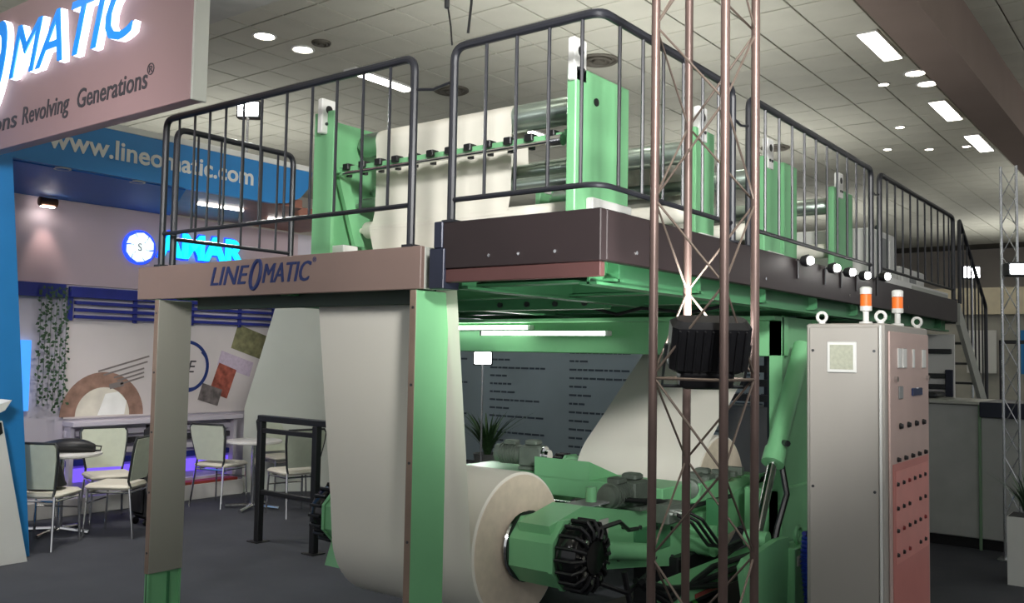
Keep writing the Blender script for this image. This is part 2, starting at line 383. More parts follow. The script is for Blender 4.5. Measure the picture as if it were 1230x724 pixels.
# ---- railings
def round_path(pts, r, n=5):
    pts = [Vector(p) for p in pts]; out = [pts[0]]
    for i in range(1, len(pts)-1):
        a, b, c = pts[i-1], pts[i], pts[i+1]; u = (a-b).normalized(); w = (c-b).normalized()
        rr = min(r, (a-b).length*.45, (c-b).length*.45); p, q = b+u*rr, b+w*rr
        for k in range(n+1):
            t = k/n; out.append(p*(1-t)**2+b*2*t*(1-t)+q*t*t)
    return out+[pts[-1]]
ZT, ZB = 3.185, 2.435
def railing(lab, pts, base, zb=ZB, zt=ZT, bal=(), group='railing panels round the platform', foot=True):
    """pts: plan corner points; balusters at plan points"""
    top = [(pts[0][0], pts[0][1], base)]+[(p[0], p[1], zt) for p in pts]+[(pts[-1][0], pts[-1][1], base)]
    t = MB().tube(round_path(top, .07), .021, 10).build('railing', RAIL, plat, label=lab)
    MB().tube(round_path([(p[0], p[1], zb) for p in pts], .1), .013, 8).build('bottom_rail', RAIL, t)
    for (x, y) in bal: MB().cyl((x, y, zb), (x, y, zt-.01), .0085, 6).build('baluster', RAIL, t)
    if foot:
        for p in (pts[0], pts[-1]): MB().box(p[0]-.035, p[0]+.035, p[1]-.03, p[1]+.03, base, base+.012).build('foot_plate', RAIL, t)
    return t
YR = YF+.03
railing('black railing panel standing on the lettered header board', [(-5.37, YR), (-3.15, YR)], 2.222,
        bal=[(x, YR) for x in (-5.22, -5.05, -4.89, -4.726, -4.55, -4.377, -4.149, -3.929, -3.727, -3.521, -3.322)])
XS = XR-.03
railing('black railing panel wrapping round the platform corner', [(-2.885, YR), (XS, YR), (XS, 4.65)], DT,
        bal=[(x, YR) for x in (-2.684, -2.504, -2.321, -2.145)]+[(XS, y) for y in (3.44, 3.65, 3.85, 4.06, 4.28, 4.47)])
railing('black side railing panel next after the corner one', [(XS, 4.88), (XS, 7.25)], DT,
        bal=[(XS, y) for y in (5.12, 5.34, 5.56, 5.78, 6.0, 6.22, 6.44, 6.66, 6.88, 7.08)])
railing('black side railing panel that ends at the stairs', [(XS, 7.48), (XS, 10.12)], DT,
        bal=[(XS, y) for y in (7.7, 7.94, 8.18, 8.43, 8.69, 8.95, 9.2, 9.46, 9.72, 9.93)])
railing('short black railing return over the left post', [(-5.37, 3.36), (-5.37, 4.32)], 2.2, 2.41, 3.14,
        bal=[(-5.37, y) for y in (3.52, 3.7, 3.88, 4.04, 4.18)])
for i, (a, b, lab) in enumerate((((-3.15, YR, 3.02), (-2.885, YR, 3.02), 'thin bar linking the header railing to the corner railing'), ((XS, 4.65, 3.02), (XS, 4.88, 3.02), 'thin bar linking the corner railing to the side railing'), ((XS, 7.25, 3.02), (XS, 7.48, 3.02), 'thin bar linking the two side railings'))):
    MB().tube([Vector(a), (Vector(a)*.5+Vector(b)*.5)+Vector((0, 0, -.02)), Vector(b)], .008, 6).build('railing_link', RAIL, plat)

# ---- stairs at the far end
st = thing('staircase', 'steep open steel staircase at the far platform end', 'stairs', (-2.4, 11.2, 0))
SLO = 2.3/2.75
for x in (-2.02, -2.85):
    MB().prism([(YE+.02, 2.3), (YE+.02, 2.08), (YE+.25+2.3/SLO*.92, 0), (YE+.25+2.3/SLO, 0), (YE+.25+2.3/SLO, .12)], 0, x-.02, x+.02).build('stringer', SIGNE, st)
for k in range(10):
    z = 2.1-k*.215; y = YE+.22+(2.1-z)/SLO
    MB().box(-2.83, -2.04, y-.1, y+.12, z, z+.025).build('tread', DSTEEL, st)
for x in (-2.02, -2.85):
    MB().tube(round_path([(x, YE+.12, 2.3), (x, YE+.12, 3.18), (x, YE+1.5, 2.35), (x, YE+1.5, 1.0)], .05), .02, 8).build('handrail', RAIL, st)
    for k in range(6): y = YE+.3+k*.2; MB().cyl((x, y, 2.3-(y-YE)*SLO), (x, y, 3.18-(y-YE-.12)*.6), .009, 6).build('baluster', RAIL, st)

# ================================================================== ROLLER STATIONS ON THE DECK
def lug(x, y, z, parent):
    l = MB().box(x-.012, x+.03, y-.055, y+.055, z-.13, z+.085, .006).build('lifting_lug', WHITE, parent)
    MB().cyl((x-.016, y, z+.02), (x+.033, y, z+.02), .026, 12).build('lug_hole', BLACK, l)
    for k in range(2): MB().cyl((x-.02, y-.02+.04*k, z-.07), (x+.038, y-.02+.04*k, z-.07), .01, 8).build('bolt', DSTEEL, l)
s1 = thing('roller_station', 'green twin-plate roller station with white paper over its rollers', 'roller station', (-3.3, 3.87, 2.3), 'roller stations along the deck')
MB().box(-2.455, -2.4, 3.62, 4.13, 2.3, 3.105, .006).build('side_plate', GREEN, s1)
MB().box(-4.33, -4.16, 3.64, 3.66, 2.2, 3.15).box(-4.33, -4.28, 3.66, 4.2, 2.2, 3.12).build('side_plate', GREEN, s1)
lug(-2.43, 3.66, 3.16, s1); lug(-4.245, 3.65, 3.14, s1)
MB().cyl((-2.4, 3.8, 2.96), (-2.392, 3.8, 2.96), .02, 10).build('plate_hole', BLACK, s1)
MB().box(-2.402, -2.36, 3.72, 4.1, 2.3, 2.47, .005).build('bearing_block', WHITE, s1)
MB().box(-4.27, -4.13, 3.72, 3.84, 2.2, 2.34, .005).build('bearing_block', WHITE, s1)
def roller(x0, x1, y, z, r, par, m=STEEL):
    rr = MB().lathe([(r*.35, x0-.05), (r*.35, x0), (r*.9, x0), (r, x0+.008), (r, x1-.008), (r*.9, x1), (r*.35, x1), (r*.35, x1+.05)], (0, y, z), 'x', 28).build('roller', m, par, ang=50)
    return rr
YT = 3.97
roller(-4.22, -2.5, YT, 3.0, .075, s1)
roller(-4.22, -2.5, YT+.1, 2.72, .045, s1)
roller(-4.22, -2.5, YT-.02, 2.62, .04, s1)
roller(-4.14, -2.5, YT-.05, 2.45, .052, s1, PAPER)
# spreader bar with clips
MB().box(-4.2, -2.52, 3.72, 3.75, 2.775, 2.815, .003).build('spreader_bar', GREEN, s1)
MB().cyl((-4.22, 3.69, 2.765), (-2.55, 3.69, 2.765), .012, 10).build('spreader_rod', CHROME, s1)
for k in range(12):
    x = -4.14+k*.137
    MB().box(x, x+.05, 3.7, 3.76, 2.79, 2.83, .004).build('clip', BLACK, s1)
    MB().box(x+.015, x+.04, 3.72, 3.75, 2.75, 2.776, .002).build('clip_foot', DSTEEL, s1)
for x in (-2.52, -4.22):
    MB().prism([(3.7, 2.82), (3.78, 2.82), (3.95, 2.35), (3.87, 2.35)], 0, x, x+.03).build('spreader_arm', GREEN, s1)
MB().cyl((-2.6, 3.69, 2.765), (-2.52, 3.69, 2.765), .03, 12).build('spreader_collar', CHROME, s1)

def station(lab, y, w, zt, twin=False, xl=-4.3, xr=-2.4):
    s = thing('roller_station', lab, 'roller station', (-3.3, y+w/2, 2.3), 'roller stations along the deck')
    for x in (xl, xr): 
        MB().box(x-.05, x, y, y+w, 2.3, zt, .006).build('side_plate', GREEN, s)
        lug(x-.025, y+w*.35, zt+.05, s)
        if twin: MB().box(x-.05, x, y+w+.07, y+w+.33, 2.3, zt+.02, .006).build('side_plate', GREEN, s)
        MB().box(x, x+.03, y+.02, y+w, 2.3, 2.44, .005).build('bearing_block', WHITE, s)
    roller(xl+.05, xr-.1, y+w*.5, zt-.12, .07, s); roller(xl+.05, xr-.1, y+w*.5, zt-.5, .06, s, PAPER)
    MB().cyl((xr-.12, y+w*.5, zt-.12), (xr-.06, y+w*.5, zt-.12), .04, 12).build('journal', BLACK, s)
    MB().box(xl, xr-.06, y+w*.2, y+w*.2+.03, 2.4, 2.46, .003).build('tie_bar', GREEN, s)
    return s
station('second green roller station, narrow plates, behind the paper one', 4.92, .26, 3.08)
station('third green roller station with doubled side plates', 5.98, .3, 3.1, True)
station('fourth green roller station near the spot lamps', 7.45, .5, 3.12)
MB  # second-station web of white paper
solo('paper_web', MB().sheet([[(x, y, z) for x in (-3.95, -3.0)] for (y, z) in ((5.12, 2.99), (5.3, 3.02), (6.05, 3.0), (6.25, 2.98), (6.25, 2.5))]), PAPER, 'white paper sheet running between the second and third roller stations', 'paper')
# white machine boxes on the deck
for (y0, y1, z1, lab) in ((8.15, 8.95, 2.86, 'tall white machine housing on the deck behind the railing'), (9.05, 10.0, 2.6, 'low white machine housing at the stair end of the deck')):
    t = thing('machine_housing', lab, 'machine housing', (-2.7, (y0+y1)/2, 2.3))
    MB().box(-3.2, -2.3, y0, y1, 2.3, z1, .01).build('casing', WHITE, t)
    for k in range(3):
        y = y0+.08+k*(y1-y0-.1)/3
        MB().box(-2.302, -2.292, y, y+(y1-y0-.1)/3-.06, 2.36, z1-.06, .003).build('access_panel', GREY if k == 1 else WHITE, t)
t = thing('kick_board', 'long white toe board lying along the deck edge', 'toe board', (-2.1, 8.8, DT))
MB().box(-2.1, -2.085, 7.55, 10.05, DT, DT+.07, .003).build('board', WHITE, t)
MB().box(-2.084, -2.078, 8.6, 10.0, DT+.01, DT+.05, .002).build('label_strip', SIGNE, t)
# spot lamps at the deck edge
for i, (px, py) in enumerate(((971, 313), (1003, 322), (1022, 327), (1040, 331), (1064, 332))):
    p = at(px, py, 0, -1.95)
    t = thing('spot_lamp', ['small glowing spot lamp on the platform edge below the doubled side plates', 'small glowing spot lamp on the platform edge, second from the doubled plates', 'small glowing spot lamp on the platform edge, middle one of the row', 'small glowing spot lamp on the platform edge, next to the railing joint lamp', 'small glowing spot lamp on the platform edge at the joint of two railings'][i], 'spot lamp', (p.x, p.y, p.z), 'spot lamps clipped on the platform edge')
    MB().lathe([(.012, -.05), (.03, -.04), (.04, 0), (.036, .002)], (p.x, p.y, p.z), 'x', 14).build('shade', BLACK, t)
    MB().ball((p.x+.012, p.y, p.z), .026, 10, 6).build('bulb', BULBM, t)
    MB().tube([(p.x-.04, p.y, p.z), (XR+.005, p.y, p.z), (XR+.005, p.y, 2.2)], .007, 6).build('clip_arm', BLACK, t)

# ================================================================== PAPER ROLLS AND WEBS
XA, XB = -4.06, -3.0
def paper_roll(lab, yc, zc, r, web, upper):
    t = thing('paper_roll', lab, 'paper roll', ((XA+XB)/2, yc, zc-r), 'large paper rolls on the reel stand')
    MB().lathe([(r-.012, XA), (r, XA+.006), (r, XB-.006), (r-.012, XB)], (0, yc, zc), 'x', 72).build('roll_body', PAPER, t, ang=30)
    for x, s in ((XB, 1), (XA, -1)):
        MB().lathe([(.06, x+s*.001), (r-.014, x+s*.001), (r-.016, x+s*.004), (.06, x+s*.004)], (0, yc, zc), 'x', 72).build('roll_end', PAPEND, t)
        MB().lathe([(.055, x-s*.02), (.075, x-s*.02), (.075, x+s*.012), (.055, x+s*.012)], (0, yc, zc), 'x', 28).build('core', mat('core_card', (120, 92, 66), .8), t)
    for pth in web:
        n = 10
        MB().sheet([[(XA+.004+(XB-XA-.008)*k/n, p[0], p[1]) for k in range(n+1)] for p in pth]).build('paper_web', PAPER, t, ang=60)
    return t
R1, C1 = .40, (4.03, .655)
def wrap(c, r, a0, a1, n=14): return [(c[0]+r*math.cos(a0+(a1-a0)*i/n), c[1]+r*math.sin(a0+(a1-a0)*i/n)) for i in range(n+1)]
PI = math.pi
web_low = [(3.49, 2.13), (3.472, 2.09), (3.47, 2.03)]+[(3.47+.155*(i/8)**1.0, 2.03-1.33*(i/8)) for i in range(1, 8)]+wrap(C1, R1+.004, PI*1.0, PI*1.5, 12)
web_mid = [(3.47, 2.12), (3.5, 2.15), (3.88, 2.15), (3.92, 2.165), (3.93, 2.2), (3.86, 2.43), (3.857, 2.46)]
web_up = wrap((YT-.05, 2.44), .063, PI, PI*.7, 5)+[(3.9, 2.56), (3.905, 2.7), (3.9, 2.95)]+wrap((YT, 3.0), .079, PI, 0, 12)+[(4.05, 2.9), (4.06, 2.76)]
paper_roll('large white paper roll whose web rises behind the lettered header', C1[0], C1[1], R1, [web_low, web_mid, web_up], True)
C2, R2 = (6.62, .66), .44
ang0 = PI*.83
tp = (C2[0]+R2*math.cos(PI*.71), C2[1]+R2*math.sin(PI*.71))
web2 = wrap(C2, R2+.004, PI*1.15, PI*.71, 12)+[(tp[0]+(7.62-tp[0])*(i/10), tp[1]+(1.98-tp[1])*(i/10)) for i in range(1, 11)]+[(7.66, 2.05), (7.66, 2.16)]
paper_roll('white paper roll behind the gantry with steeply leaning web', C2[0], C2[1], R2, [web2], False)

# ================================================================== REEL STAND
rs = thing('reel_stand', 'green shaftless reel stand with swing arms, chucks and gear motors', 'reel stand', (-3.5, 5.4, 0))
def octo(r, rot=PI/8): return [(r*math.cos(rot+PI/4*i), r*math.sin(rot+PI/4*i)) for i in range(8)]
def chuck(s, yc, zc, xface, detail=True):
    """s = +1 chuck on the right side of the roll, -1 on the left"""
    X_ = lambda d: xface+s*d
    ch = MB().prism([(yc+p[0], zc+p[1]) for p in octo(.185)], 0, X_(.06), X_(.32)).build('chuck_housing', GREEN, rs, smooth=False)
    MB().lathe([(.15, X_(.006)), (.165, X_(.015)), (.165, X_(.05)), (.19, X_(.06))][::1], (0, yc, zc), 'x', 28).build('chuck_flange', DSTEEL, ch)
    MB().lathe([(.172, X_(.02)), (.18, X_(.03)), (.172, X_(.04))], (0, yc, zc), 'x', 28).build('chuck_ring', CHROME, ch)
    MB().prism([(yc+p[0], zc+p[1]) for p in octo(.195)], 0, X_(.32), X_(.345)).build('chuck_cover', GREEN, ch, smooth=False)
    d = MB().lathe([(.1, X_(.346)), (.17, X_(.35)), (.178, X_(.375)), (.178, X_(.45)), (.165, X_(.47)), (.09, X_(.475)), (.085, X_(.49)), (.001, X_(.495))], (0, yc, zc), 'x', 30).build('brake_disc', BLACKG, rs)
    fins = MB()
    for k in range(18):
        an = 2*PI*k/18; c_, s_ = math.cos(an), math.sin(an)
        fins.tube([(X_(.36), yc+.182*c_, zc+.182*s_), (X_(.46), yc+.182*c_, zc+.182*s_), (X_(.488), yc+.14*c_, zc+.14*s_), (X_(.488), yc+.1*c_, zc+.1*s_)], .0095, 6)
    fins.build('brake_calipers', BLACK, d)
    for k in range(9):
        an = 2*PI*(k+.3)/9
        MB().cyl((X_(.474), yc+.12*math.cos(an), zc+.12*math.sin(an)), (X_(.494), yc+.12*math.cos(an), zc+.12*math.sin(an)), .013, 6).build('brake_bolt', CHROME, d)
    return ch
for s, xf in ((1, XB), (-1, XA)):
    chuck(s, C1[0], C1[1]+.01, xf); chuck(s, C2[0], C2[1], xf)
    xa, xb = xf+s*.1, xf+s*.3
    arm = MB().prism([(3.88, .82), (4.2, .885), (4.85, .775), (5.6, .66), (5.75, .42), (5.3, .38), (4.7, .47), (4.25, .53), (3.95, .6)], 0, xa, xb).build('swing_arm', GREEN, rs, smooth=False)
    MB().box(min(xa, xb)+.02, max(xa, xb)-.02, 4.28, 4.7, .86, .872, .003).build('arm_pad', GREY, arm)
    arm2 = MB().prism([(5.45, .64), (5.9, .7), (6.5, .82), (6.8, .78), (6.75, .55), (6.2, .5), (5.6, .4)], 0, xa+s*.02, xb+s*.02).build('swing_arm', GREEN, rs, smooth=False)
    MB().box(xa-.06, xb+.06, 5.2, 5.9, .12, .45, .01).build('pivot_pedestal', BLACK, rs)
    MB().box(xf-s*.1, xf+s*.62, 4.95, 6.2, .0, .12, .006).build('floor_plate', BLACK, rs)
    MB().cyl((xa-.1*s, 5.52, .52), (xb+.16*s, 5.52, .52), .1, 20).build('pivot_boss', GREEN, rs)
    if s < 0: MB().prism([(3.95, .5), (4.25, .53), (4.3, .4), (3.9, .36)], 0, xa, xb+s*.06).build('arm_foot', GREEN, rs, smooth=False)
def gear_motor(x, y, z, rot=0):
    M = Matrix.Translation((x, y, z)) @ Matrix.Rotation(rot, 4, 'Z')
    g = MB().box(-.02, .16, -.07, .07, .02, .17, .012).box(.0, .14, -.1, .1, 0, .025, .004).box(.02, .12, -.05, .05, .17, .21, .01).move(M).build('gear_motor', CASTG, rs)
    MB().lathe([(.03, -.24), (.062, -.23), (.066, -.2), (.066, -.02)], (0, 0, .1), 'x', 20).move(M).build('motor_barrel', CASTG, g)
    f = MB()
    for k in range(7): f.lathe([(.066, -.19+k*.022), (.076, -.189+k*.022), (.076, -.183+k*.022), (.066, -.182+k*.022)], (0, 0, .1), 'x', 16)
    f.move(M).build('cooling_fins', CASTG, g)
    MB().box(-.16, -.06, -.04, .04, .165, .2, .006).move(M).build('terminal_box', CASTG, g)
    MB().lathe([(.07, 0), (.07, .012), (.045, .02), (.045, .045)], (.16, 0, .1), 'x', 18).move(M).build('output_flange', CHROME, g)
    return g
def at_xz(px, py, x): return at(px, py, 0, x)
p = at(752, 612, 0, -2.75); gear_motor(-2.75, p.y, p.z, PI*.5)
p = at(840, 600, 0, -2.8); gear_motor(-2.8, p.y, p.z, PI*.55)
p = at(630, 562, 1, 5.4); gear_motor(p.x, 5.4, p.z, 0.15)
zc = at(630, 562, 1, 5.4).z
MB().box(-4.45, -2.75, 5.2, 5.6, zc-.13, zc-.002, .006).build('cross_beam', GREEN, rs)
MB().prism([(5.2, zc-.01), (5.6, zc-.01), (5.2, zc+.12)], 0, -3.75, -3.3).build('cover_plate', GREEN, rs, smooth=False)
MB().cyl((-4.3, 5.0, .72), (-2.85, 5.0, .72), .03, 14).build('tie_shaft', CHROME, rs)
MB().cyl((-4.3, 4.72, .6), (-2.85, 4.72, .6), .024, 12).build('tie_shaft', DSTEEL, rs)
MB().cyl((-2.62, 4.3, .645), (-2.62, 4.8, .555), .05, 18).cyl((-2.62, 4.26, .652), (-2.62, 4.3, .645), .06, 18).build('hydraulic_cylinder', GREEN, rs)
MB().box(-2.7, -2.695, 4.36, 4.46, .7, .79, .002).build('warning_plate', SIGNE, rs)
MB().box(-2.52, -2.38, 4.7, 6.95, .3, .42, .006).build('side_rail', GREEN, rs)
MB().box(-2.378, -2.372, 4.9, 6.0, .31, .335, .001).build('red_stripe', mat('stripe_red', (150, 70, 66), .5), rs)
for k in range(3):
    MB().tube([(-2.46+.04*k, 4.35, .5), (-2.4, 4.6, .34+.04*k), (-2.36+.02*k, 5.1, .46-.05*k), (-2.36, 5.7, .44-.05*k), (-2.42, 6.4, .5-.04*k)], .018, 8).build('hose', BLACK, rs)
MB().tube(round_path([(-2.5, 4.3, .55), (-2.48, 4.38, .25), (-2.4, 4.45, .02), (-2.2, 4.9, .02)], .12), .016, 8).build('hose', BLACK, rs)
MB().tube(round_path([(-2.45, 5.0, .28), (-2.3, 5.2, .03), (-2.0, 5.3, .02)], .1), .012, 8).build('earth_cable', mat('cable_green', (70, 150, 60), .5), rs)
MB().box(-2.55, -2.3, 6.0, 6.6, .45, .82, .01).build('rear_gear_case', GREEN, rs)
for k in range(7):
    y = 4.02+k*.2; z = .80-.16*max(0, (y-4.2))*.95
    MB().cyl((-2.702, y, z-.02), (-2.688, y, z-.02), .013, 8).build('arm_bolt', DSTEEL, rs)
for k in range(5): MB().cyl((-2.702, 4.35+k*.22, .57-.03*k), (-2.688, 4.35+k*.22, .57-.03*k), .012, 8).build('arm_bolt', DSTEEL, rs)
MB().box(-2.705, -2.69, 4.75, 5.2, .52, .68, .004).build('arm_cover', GREEN_D, rs)
v = MB().box(-2.69, -2.56, 4.92, 5.14, .7, .82, .008).build('valve_block', CASTG, rs)
for k in range(3): MB().cyl((-2.56, 4.96+k*.07, .76), (-2.52, 4.96+k*.07, .76), .016, 8).build('valve_fitting', CHROME, v)
for k in range(3): MB().tube([(-2.52, 4.96+k*.07, .76), (-2.45, 5.0+k*.07, .72), (-2.44, 5.2+k*.07, .56), (-2.46, 5.5, .5-.03*k), (-2.45, 6.0, .52)], .011, 6).build('hose', BLACK, rs)
MB().tube([(-2.72, 4.55, .88), (-2.66, 4.7, .86), (-2.64, 4.95, .83), (-2.66, 5.4, .74), (-2.6, 5.9, .76)], .016, 8).build('cable_conduit', BLACK, rs)
MB().tube([(-2.53, 4.08, .8), (-2.5, 4.25, .82), (-2.56, 4.45, .74), (-2.6, 4.62, .72)], .012, 6).build('hose', BLACK, rs)
MB().tube([(-2.53, 4.1, .52), (-2.48, 4.3, .44), (-2.5, 4.6, .5)], .014, 6).build('hose', BLACK, rs)
MB().box(-2.86, -2.7, 5.62, 5.95, .72, .86, .01).build('arm_housing', GREEN, rs)
MB().box(-2.62, -2.5, 5.55, 5.62, .55, .78, .004).build('stop_plate', GREEN_D, rs)
MB().cyl((-2.7, 4.28, .9), (-2.7, 4.28, .98), .03, 12).build('stop_pin', GREEN, rs)
for k in range(4): MB().box(-2.85, -2.72, 6.0+k*.12, 6.05+k*.12, .84, .88+.02*(k % 2), .004).build('slide_block', CASTG, rs)
# lifting cylinder and eye bracket of the gantry side
lc = thing('lift_cylinder', 'leaning green hydraulic lift cylinder with chrome rod by the column', 'hydraulic cylinder', (-2.17, 5.45, .5))
A_, B_, C_ = (-2.19, 6.14, 1.79), (-2.19, 5.6, 1.04), (-2.19, 5.35, .62)
MB().cyl(A_, B_, .062, 22).build('barrel', GREEN, lc)
MB().cyl((-2.19, 5.66, 1.12), B_, .072, 22).build('gland', GREEN, lc)
MB().cyl(B_, C_, .03, 16).build('rod', CHROME, lc)
MB().cyl((-2.26, 5.35, .61), (-2.12, 5.35, .61), .05, 16).build('clevis', GREEN, lc)
MB().tube([(-2.16, 5.68, 1.02), (-2.12, 5.66, .85), (-2.14, 5.55, .65), (-2.17, 5.5, .4)], .02, 8).build('hose', BLACK, lc)
MB().cyl((-2.14, 5.66, 1.17), (-2.1, 5.62, 1.17), .02, 8).build('fitting', DSTEEL, lc)
eb = thing('eye_bracket', 'green floor bracket with welded lifting eye beside the blue hose', 'bracket', (-2.05, 5.5, 0))
g = PXY([(893, 682), (898, 672), (905, 668), (935, 648), (948, 645), (948, 660), (945, 722), (930, 745), (900, 740)], -2.05)
MB().prism(g, 0, -2.09, -2.05).build('gusset', GREEN, eb, smooth=False)
y0 = at(947, 655, 0, -2.05).y; y1 = at(970, 655, 0, -2.05).y
MB().box(-2.11, -2.01, y0, y1, 0, .55, .006).build('upright', GREEN, eb)
ye = (y0+y1)/2
MB().tube([(-2.05, ye+.05*math.cos(a), .605+.05*math.sin(a)) for a in [2*PI*k/18 for k in range(18)]], .013, 8, True).build('lifting_eye', GREEN, eb)
MB().box(-2.01, -2.005, y0+.04, y0+.1, .44, .5).build('plate', SIGNE, eb)
for k in range(3): MB().cyl((-2.01, y1-.04, .25+.09*k), (-1.97, y1-.04, .25+.09*k), .018, 8).build('fitting', CHROME, eb)
MB().box(-2.16, -1.99, 5.1, y1+.1, 0, .03, .004).build('base_plate', GREEN, eb)
# coiled blue hose
pts = []
for k in range(240):
    a = k*.62; z = .05+.6*k/239
    pts.append((-1.9+.055*math.cos(a)+.015*math.sin(z*9), 5.5+.055*math.sin(a)+.04*z, z))
solo('coiled_hose', MB().tube(pts, .014, 6), BLUEH, 'coiled blue air hose hanging beside the grey cabinet', 'hose', base=(-1.9, 5.5, 0.03))

# ================================================================== CONTROL CABINET
CBX0, CBX1, CBY0, CBY1, CBZ = -1.79, -1.37, 5.08, 6.02, 1.9
cb = thing('control_cabinet', 'tall grey electrical cabinet with pink button panel and two beacons', 'cabinet', (-1.58, 5.55, 0))
MB().box(CBX0, CBX1, CBY0, CBY1, .1, CBZ, .008).build('body', CABG, cb)
MB().box(CBX0+.02, CBX1-.02, CBY0+.02, CBY1-.02, 0, .1).build('plinth', BLACK, cb)
d = MB().box(CBX0+.02, CBX1-.03, CBY0-.012, CBY0-.001, .14, CBZ-.02, .004).build('side_panel', CABG, cb)
for x, z in ((CBX0+.04, 1.75), (CBX1-.05, 1.75), (CBX0+.04, 1.0), (CBX1-.05, 1.0), (CBX0+.04, .3), (CBX1-.05, .3)): MB().cyl((x, CBY0-.016, z), (x, CBY0-.011, z), .008, 8).build('screw', DSTEEL, d)
w = MB().box(-1.67, -1.51, CBY0-.022, CBY0-.012, 1.63, 1.8, .004).build('vent_frame', WHITE, cb)
MB().box(-1.652, -1.528, CBY0-.026, CBY0-.022, 1.648, 1.782).build('vent_filter', mat('vent_filter', (176, 178, 160), .7, 0, .1, 60), w)
MB().box(CBX1-.025, CBX1-.012, CBY0-.016, CBY0-.001, .12, CBZ-.01, .003).build('corner_trim', WHITE, cb)
pl = MB().box(CBX1+.001, CBX1+.012, CBY0+.06, CBY1-.03, .14, 1.86, .003).build('front_door', CABPL, cb)
MB().box(CBX1+.0125, CBX1+.016, CBY0+.1, CBY1-.06, .16, 1.14, .001).build('pink_panel', CABP, pl)
MB().box(CBX1+.0165, CBX1+.018, CBY0+.14, CBY1-.08, .6, 1.1, .0005).build('button_field', mat('cabinet_rose', (222, 150, 142), .35), pl)
def knob(y, z, r=.014, m=BLACK, L=.03):
    r *= .72; L *= .6
    MB().lathe([(r*1.2, CBX1+.012), (r*1.2, CBX1+.02), (r, CBX1+.022), (r*.9, CBX1+.012+L), (.001, CBX1+.014+L)], (0, y, z), 'x', 10).build('knob', m, pl)
ys = [CBY0+.2+k*.13 for k in range(6)]
for y, z in [(y, 1.48) for y in ys[0:5]]: pass
for k in (1, 2, 3, 4): knob(CBY0+.08+k*.17, 1.34, .02)
for k in range(5): knob(CBY0+.2+k*.15, 1.16, .016)
for zz, cols in ((1.03, (0, 1, 2, 3, 4, 5)), (.9, (0, 1, 2, 4, 5)), (.78, (0, 1, 2, 3, 4, 5)), (.65, (0, 1, 2, 4, 5))):
    for k in cols: knob(CBY0+.17+k*.12, zz, .015, BLACK if (k+int(zz*10)) % 4 else mat('knob_red', (130, 40, 40), .4), .028)
for k, y in enumerate((CBY0+.2, CBY0+.3, CBY0+.52, CBY0+.74)):
    MB().box(CBX1+.012, CBX1+.02, y, y+(.08 if k != 2 else .04), 1.66, 1.77, .003).build('meter', WHITE, pl)
MB().box(CBX1+.012, CBX1+.022, CBY0+.5, CBY0+.72, 1.5, 1.545, .003).build('display', mat('display_blue', (44, 60, 100), .2), pl)
MB().box(CBX1+.012, CBX1+.02, CBY0+.22, CBY0+.3, 1.49, 1.56, .003).build('switch_plate', GREY, pl)
for y in (CBY0+.15, CBY0+.86): MB().cyl((CBX1+.012, y, 1.6), (CBX1+.03, y, 1.6), .016, 10).build('lock', CHROME, pl)
for (x, y) in ((-1.5, 5.2), (-1.41, 5.5)):
    b_ = MB().lathe([(.035, 0), (.035, .012), (.016, .016), (.016, .07), (.032, .075), (.032, .1), (.001, .1)], (x, y, CBZ), 'z', 16).build('beacon', WHITE, cb)
    MB().lathe([(.03, .1), (.03, .165), (.001, .166)], (x, y, CBZ), 'z', 16).build('beacon_lens', ORANGE, b_)
    MB().lathe([(.032, .167), (.032, .2), (.02, .208), (.001, .208)], (x, y, CBZ), 'z', 16).build('beacon_cap', WHITE, b_)
for (x, y) in ((CBX0+.06, CBY0+.08), (CBX1-.04, CBY0+.08), (CBX1-.04, CBY1-.08)):
    MB().tube([(x+.026*math.cos(a), y, CBZ+.04+.026*math.sin(a)) for a in [2*PI*k/14 for k in range(14)]], .009, 6, True).build('lifting_eye', WHITE, cb)
    MB().cyl((x, y, CBZ), (x, y, CBZ+.016), .018, 10).build('eye_collar', WHITE, cb)

# ================================================================== LIGHTING TRUSS
def lattice(name, lab, ctr, side, th, z1, r, rb, per, m, mb_, grp=None, z0=.02, phase=0.0):
    t = thing(name, lab, 'truss', (ctr[0], ctr[1], 0), grp)
    cr = Vector((RW[0][0], RW[1][0], 0)).normalized(); cf = Vector((-cr.y, cr.x, 0))
    e1 = (cr*math.cos(th)-cf*math.sin(th))*side; e2 = (cr*math.sin(th)+cf*math.cos(th))*side
    o = Vector((ctr[0], ctr[1], 0))-(e1+e2)/2
    cs = [o, o+e1, o+e1+e2, o+e2]      # left, front, right, back
    for c in cs: MB().cyl((c.x, c.y, z0), (c.x, c.y, z1), r, 12).build('chord', m, t)
    MB().box(ctr[0]-side*.9, ctr[0]+side*.9, ctr[1]-side*.9, ctr[1]+side*.9, 0, z0, .004).build('base_plate', m, t)
    for k in range(4):
        a, b = cs[k], cs[(k+1) % 4]
        if k in (1, 3): a, b = (b, a) if k == 1 else (b, a)
        # nodes of 'left/right' chords at phase, 'front/back' chords half a period later
        A, B = (cs[k], cs[(k+1) % 4]) if k % 2 == 0 else (cs[(k+1) % 4], cs[k])
        z = phase
        while z > z0+per: z -= per
        while z+per < z1:
            MB().cyl((A.x, A.y, z), (B.x, B.y, z+per/2), rb, 6).build('brace', mb_, t)
            MB().cyl((B.x, B.y, z+per/2), (A.x, A.y, z+per), rb, 6).build('brace', mb_, t)
            z += per
    return t, cs
TC = at(846, 432, 2, 1.69)
d0 = (RW @ Vector((846-CX, -(432-CY), -F)))
TC = CAMP+d0*(3.4/F)
tr, TCS = lattice('lighting_truss', 'brown square lattice truss tower standing before the platform', (TC.x, TC.y), .28, math.radians(37), 5.3, .0165, .0045, .66, TRUSS, TRUSSW, phase=1.63)
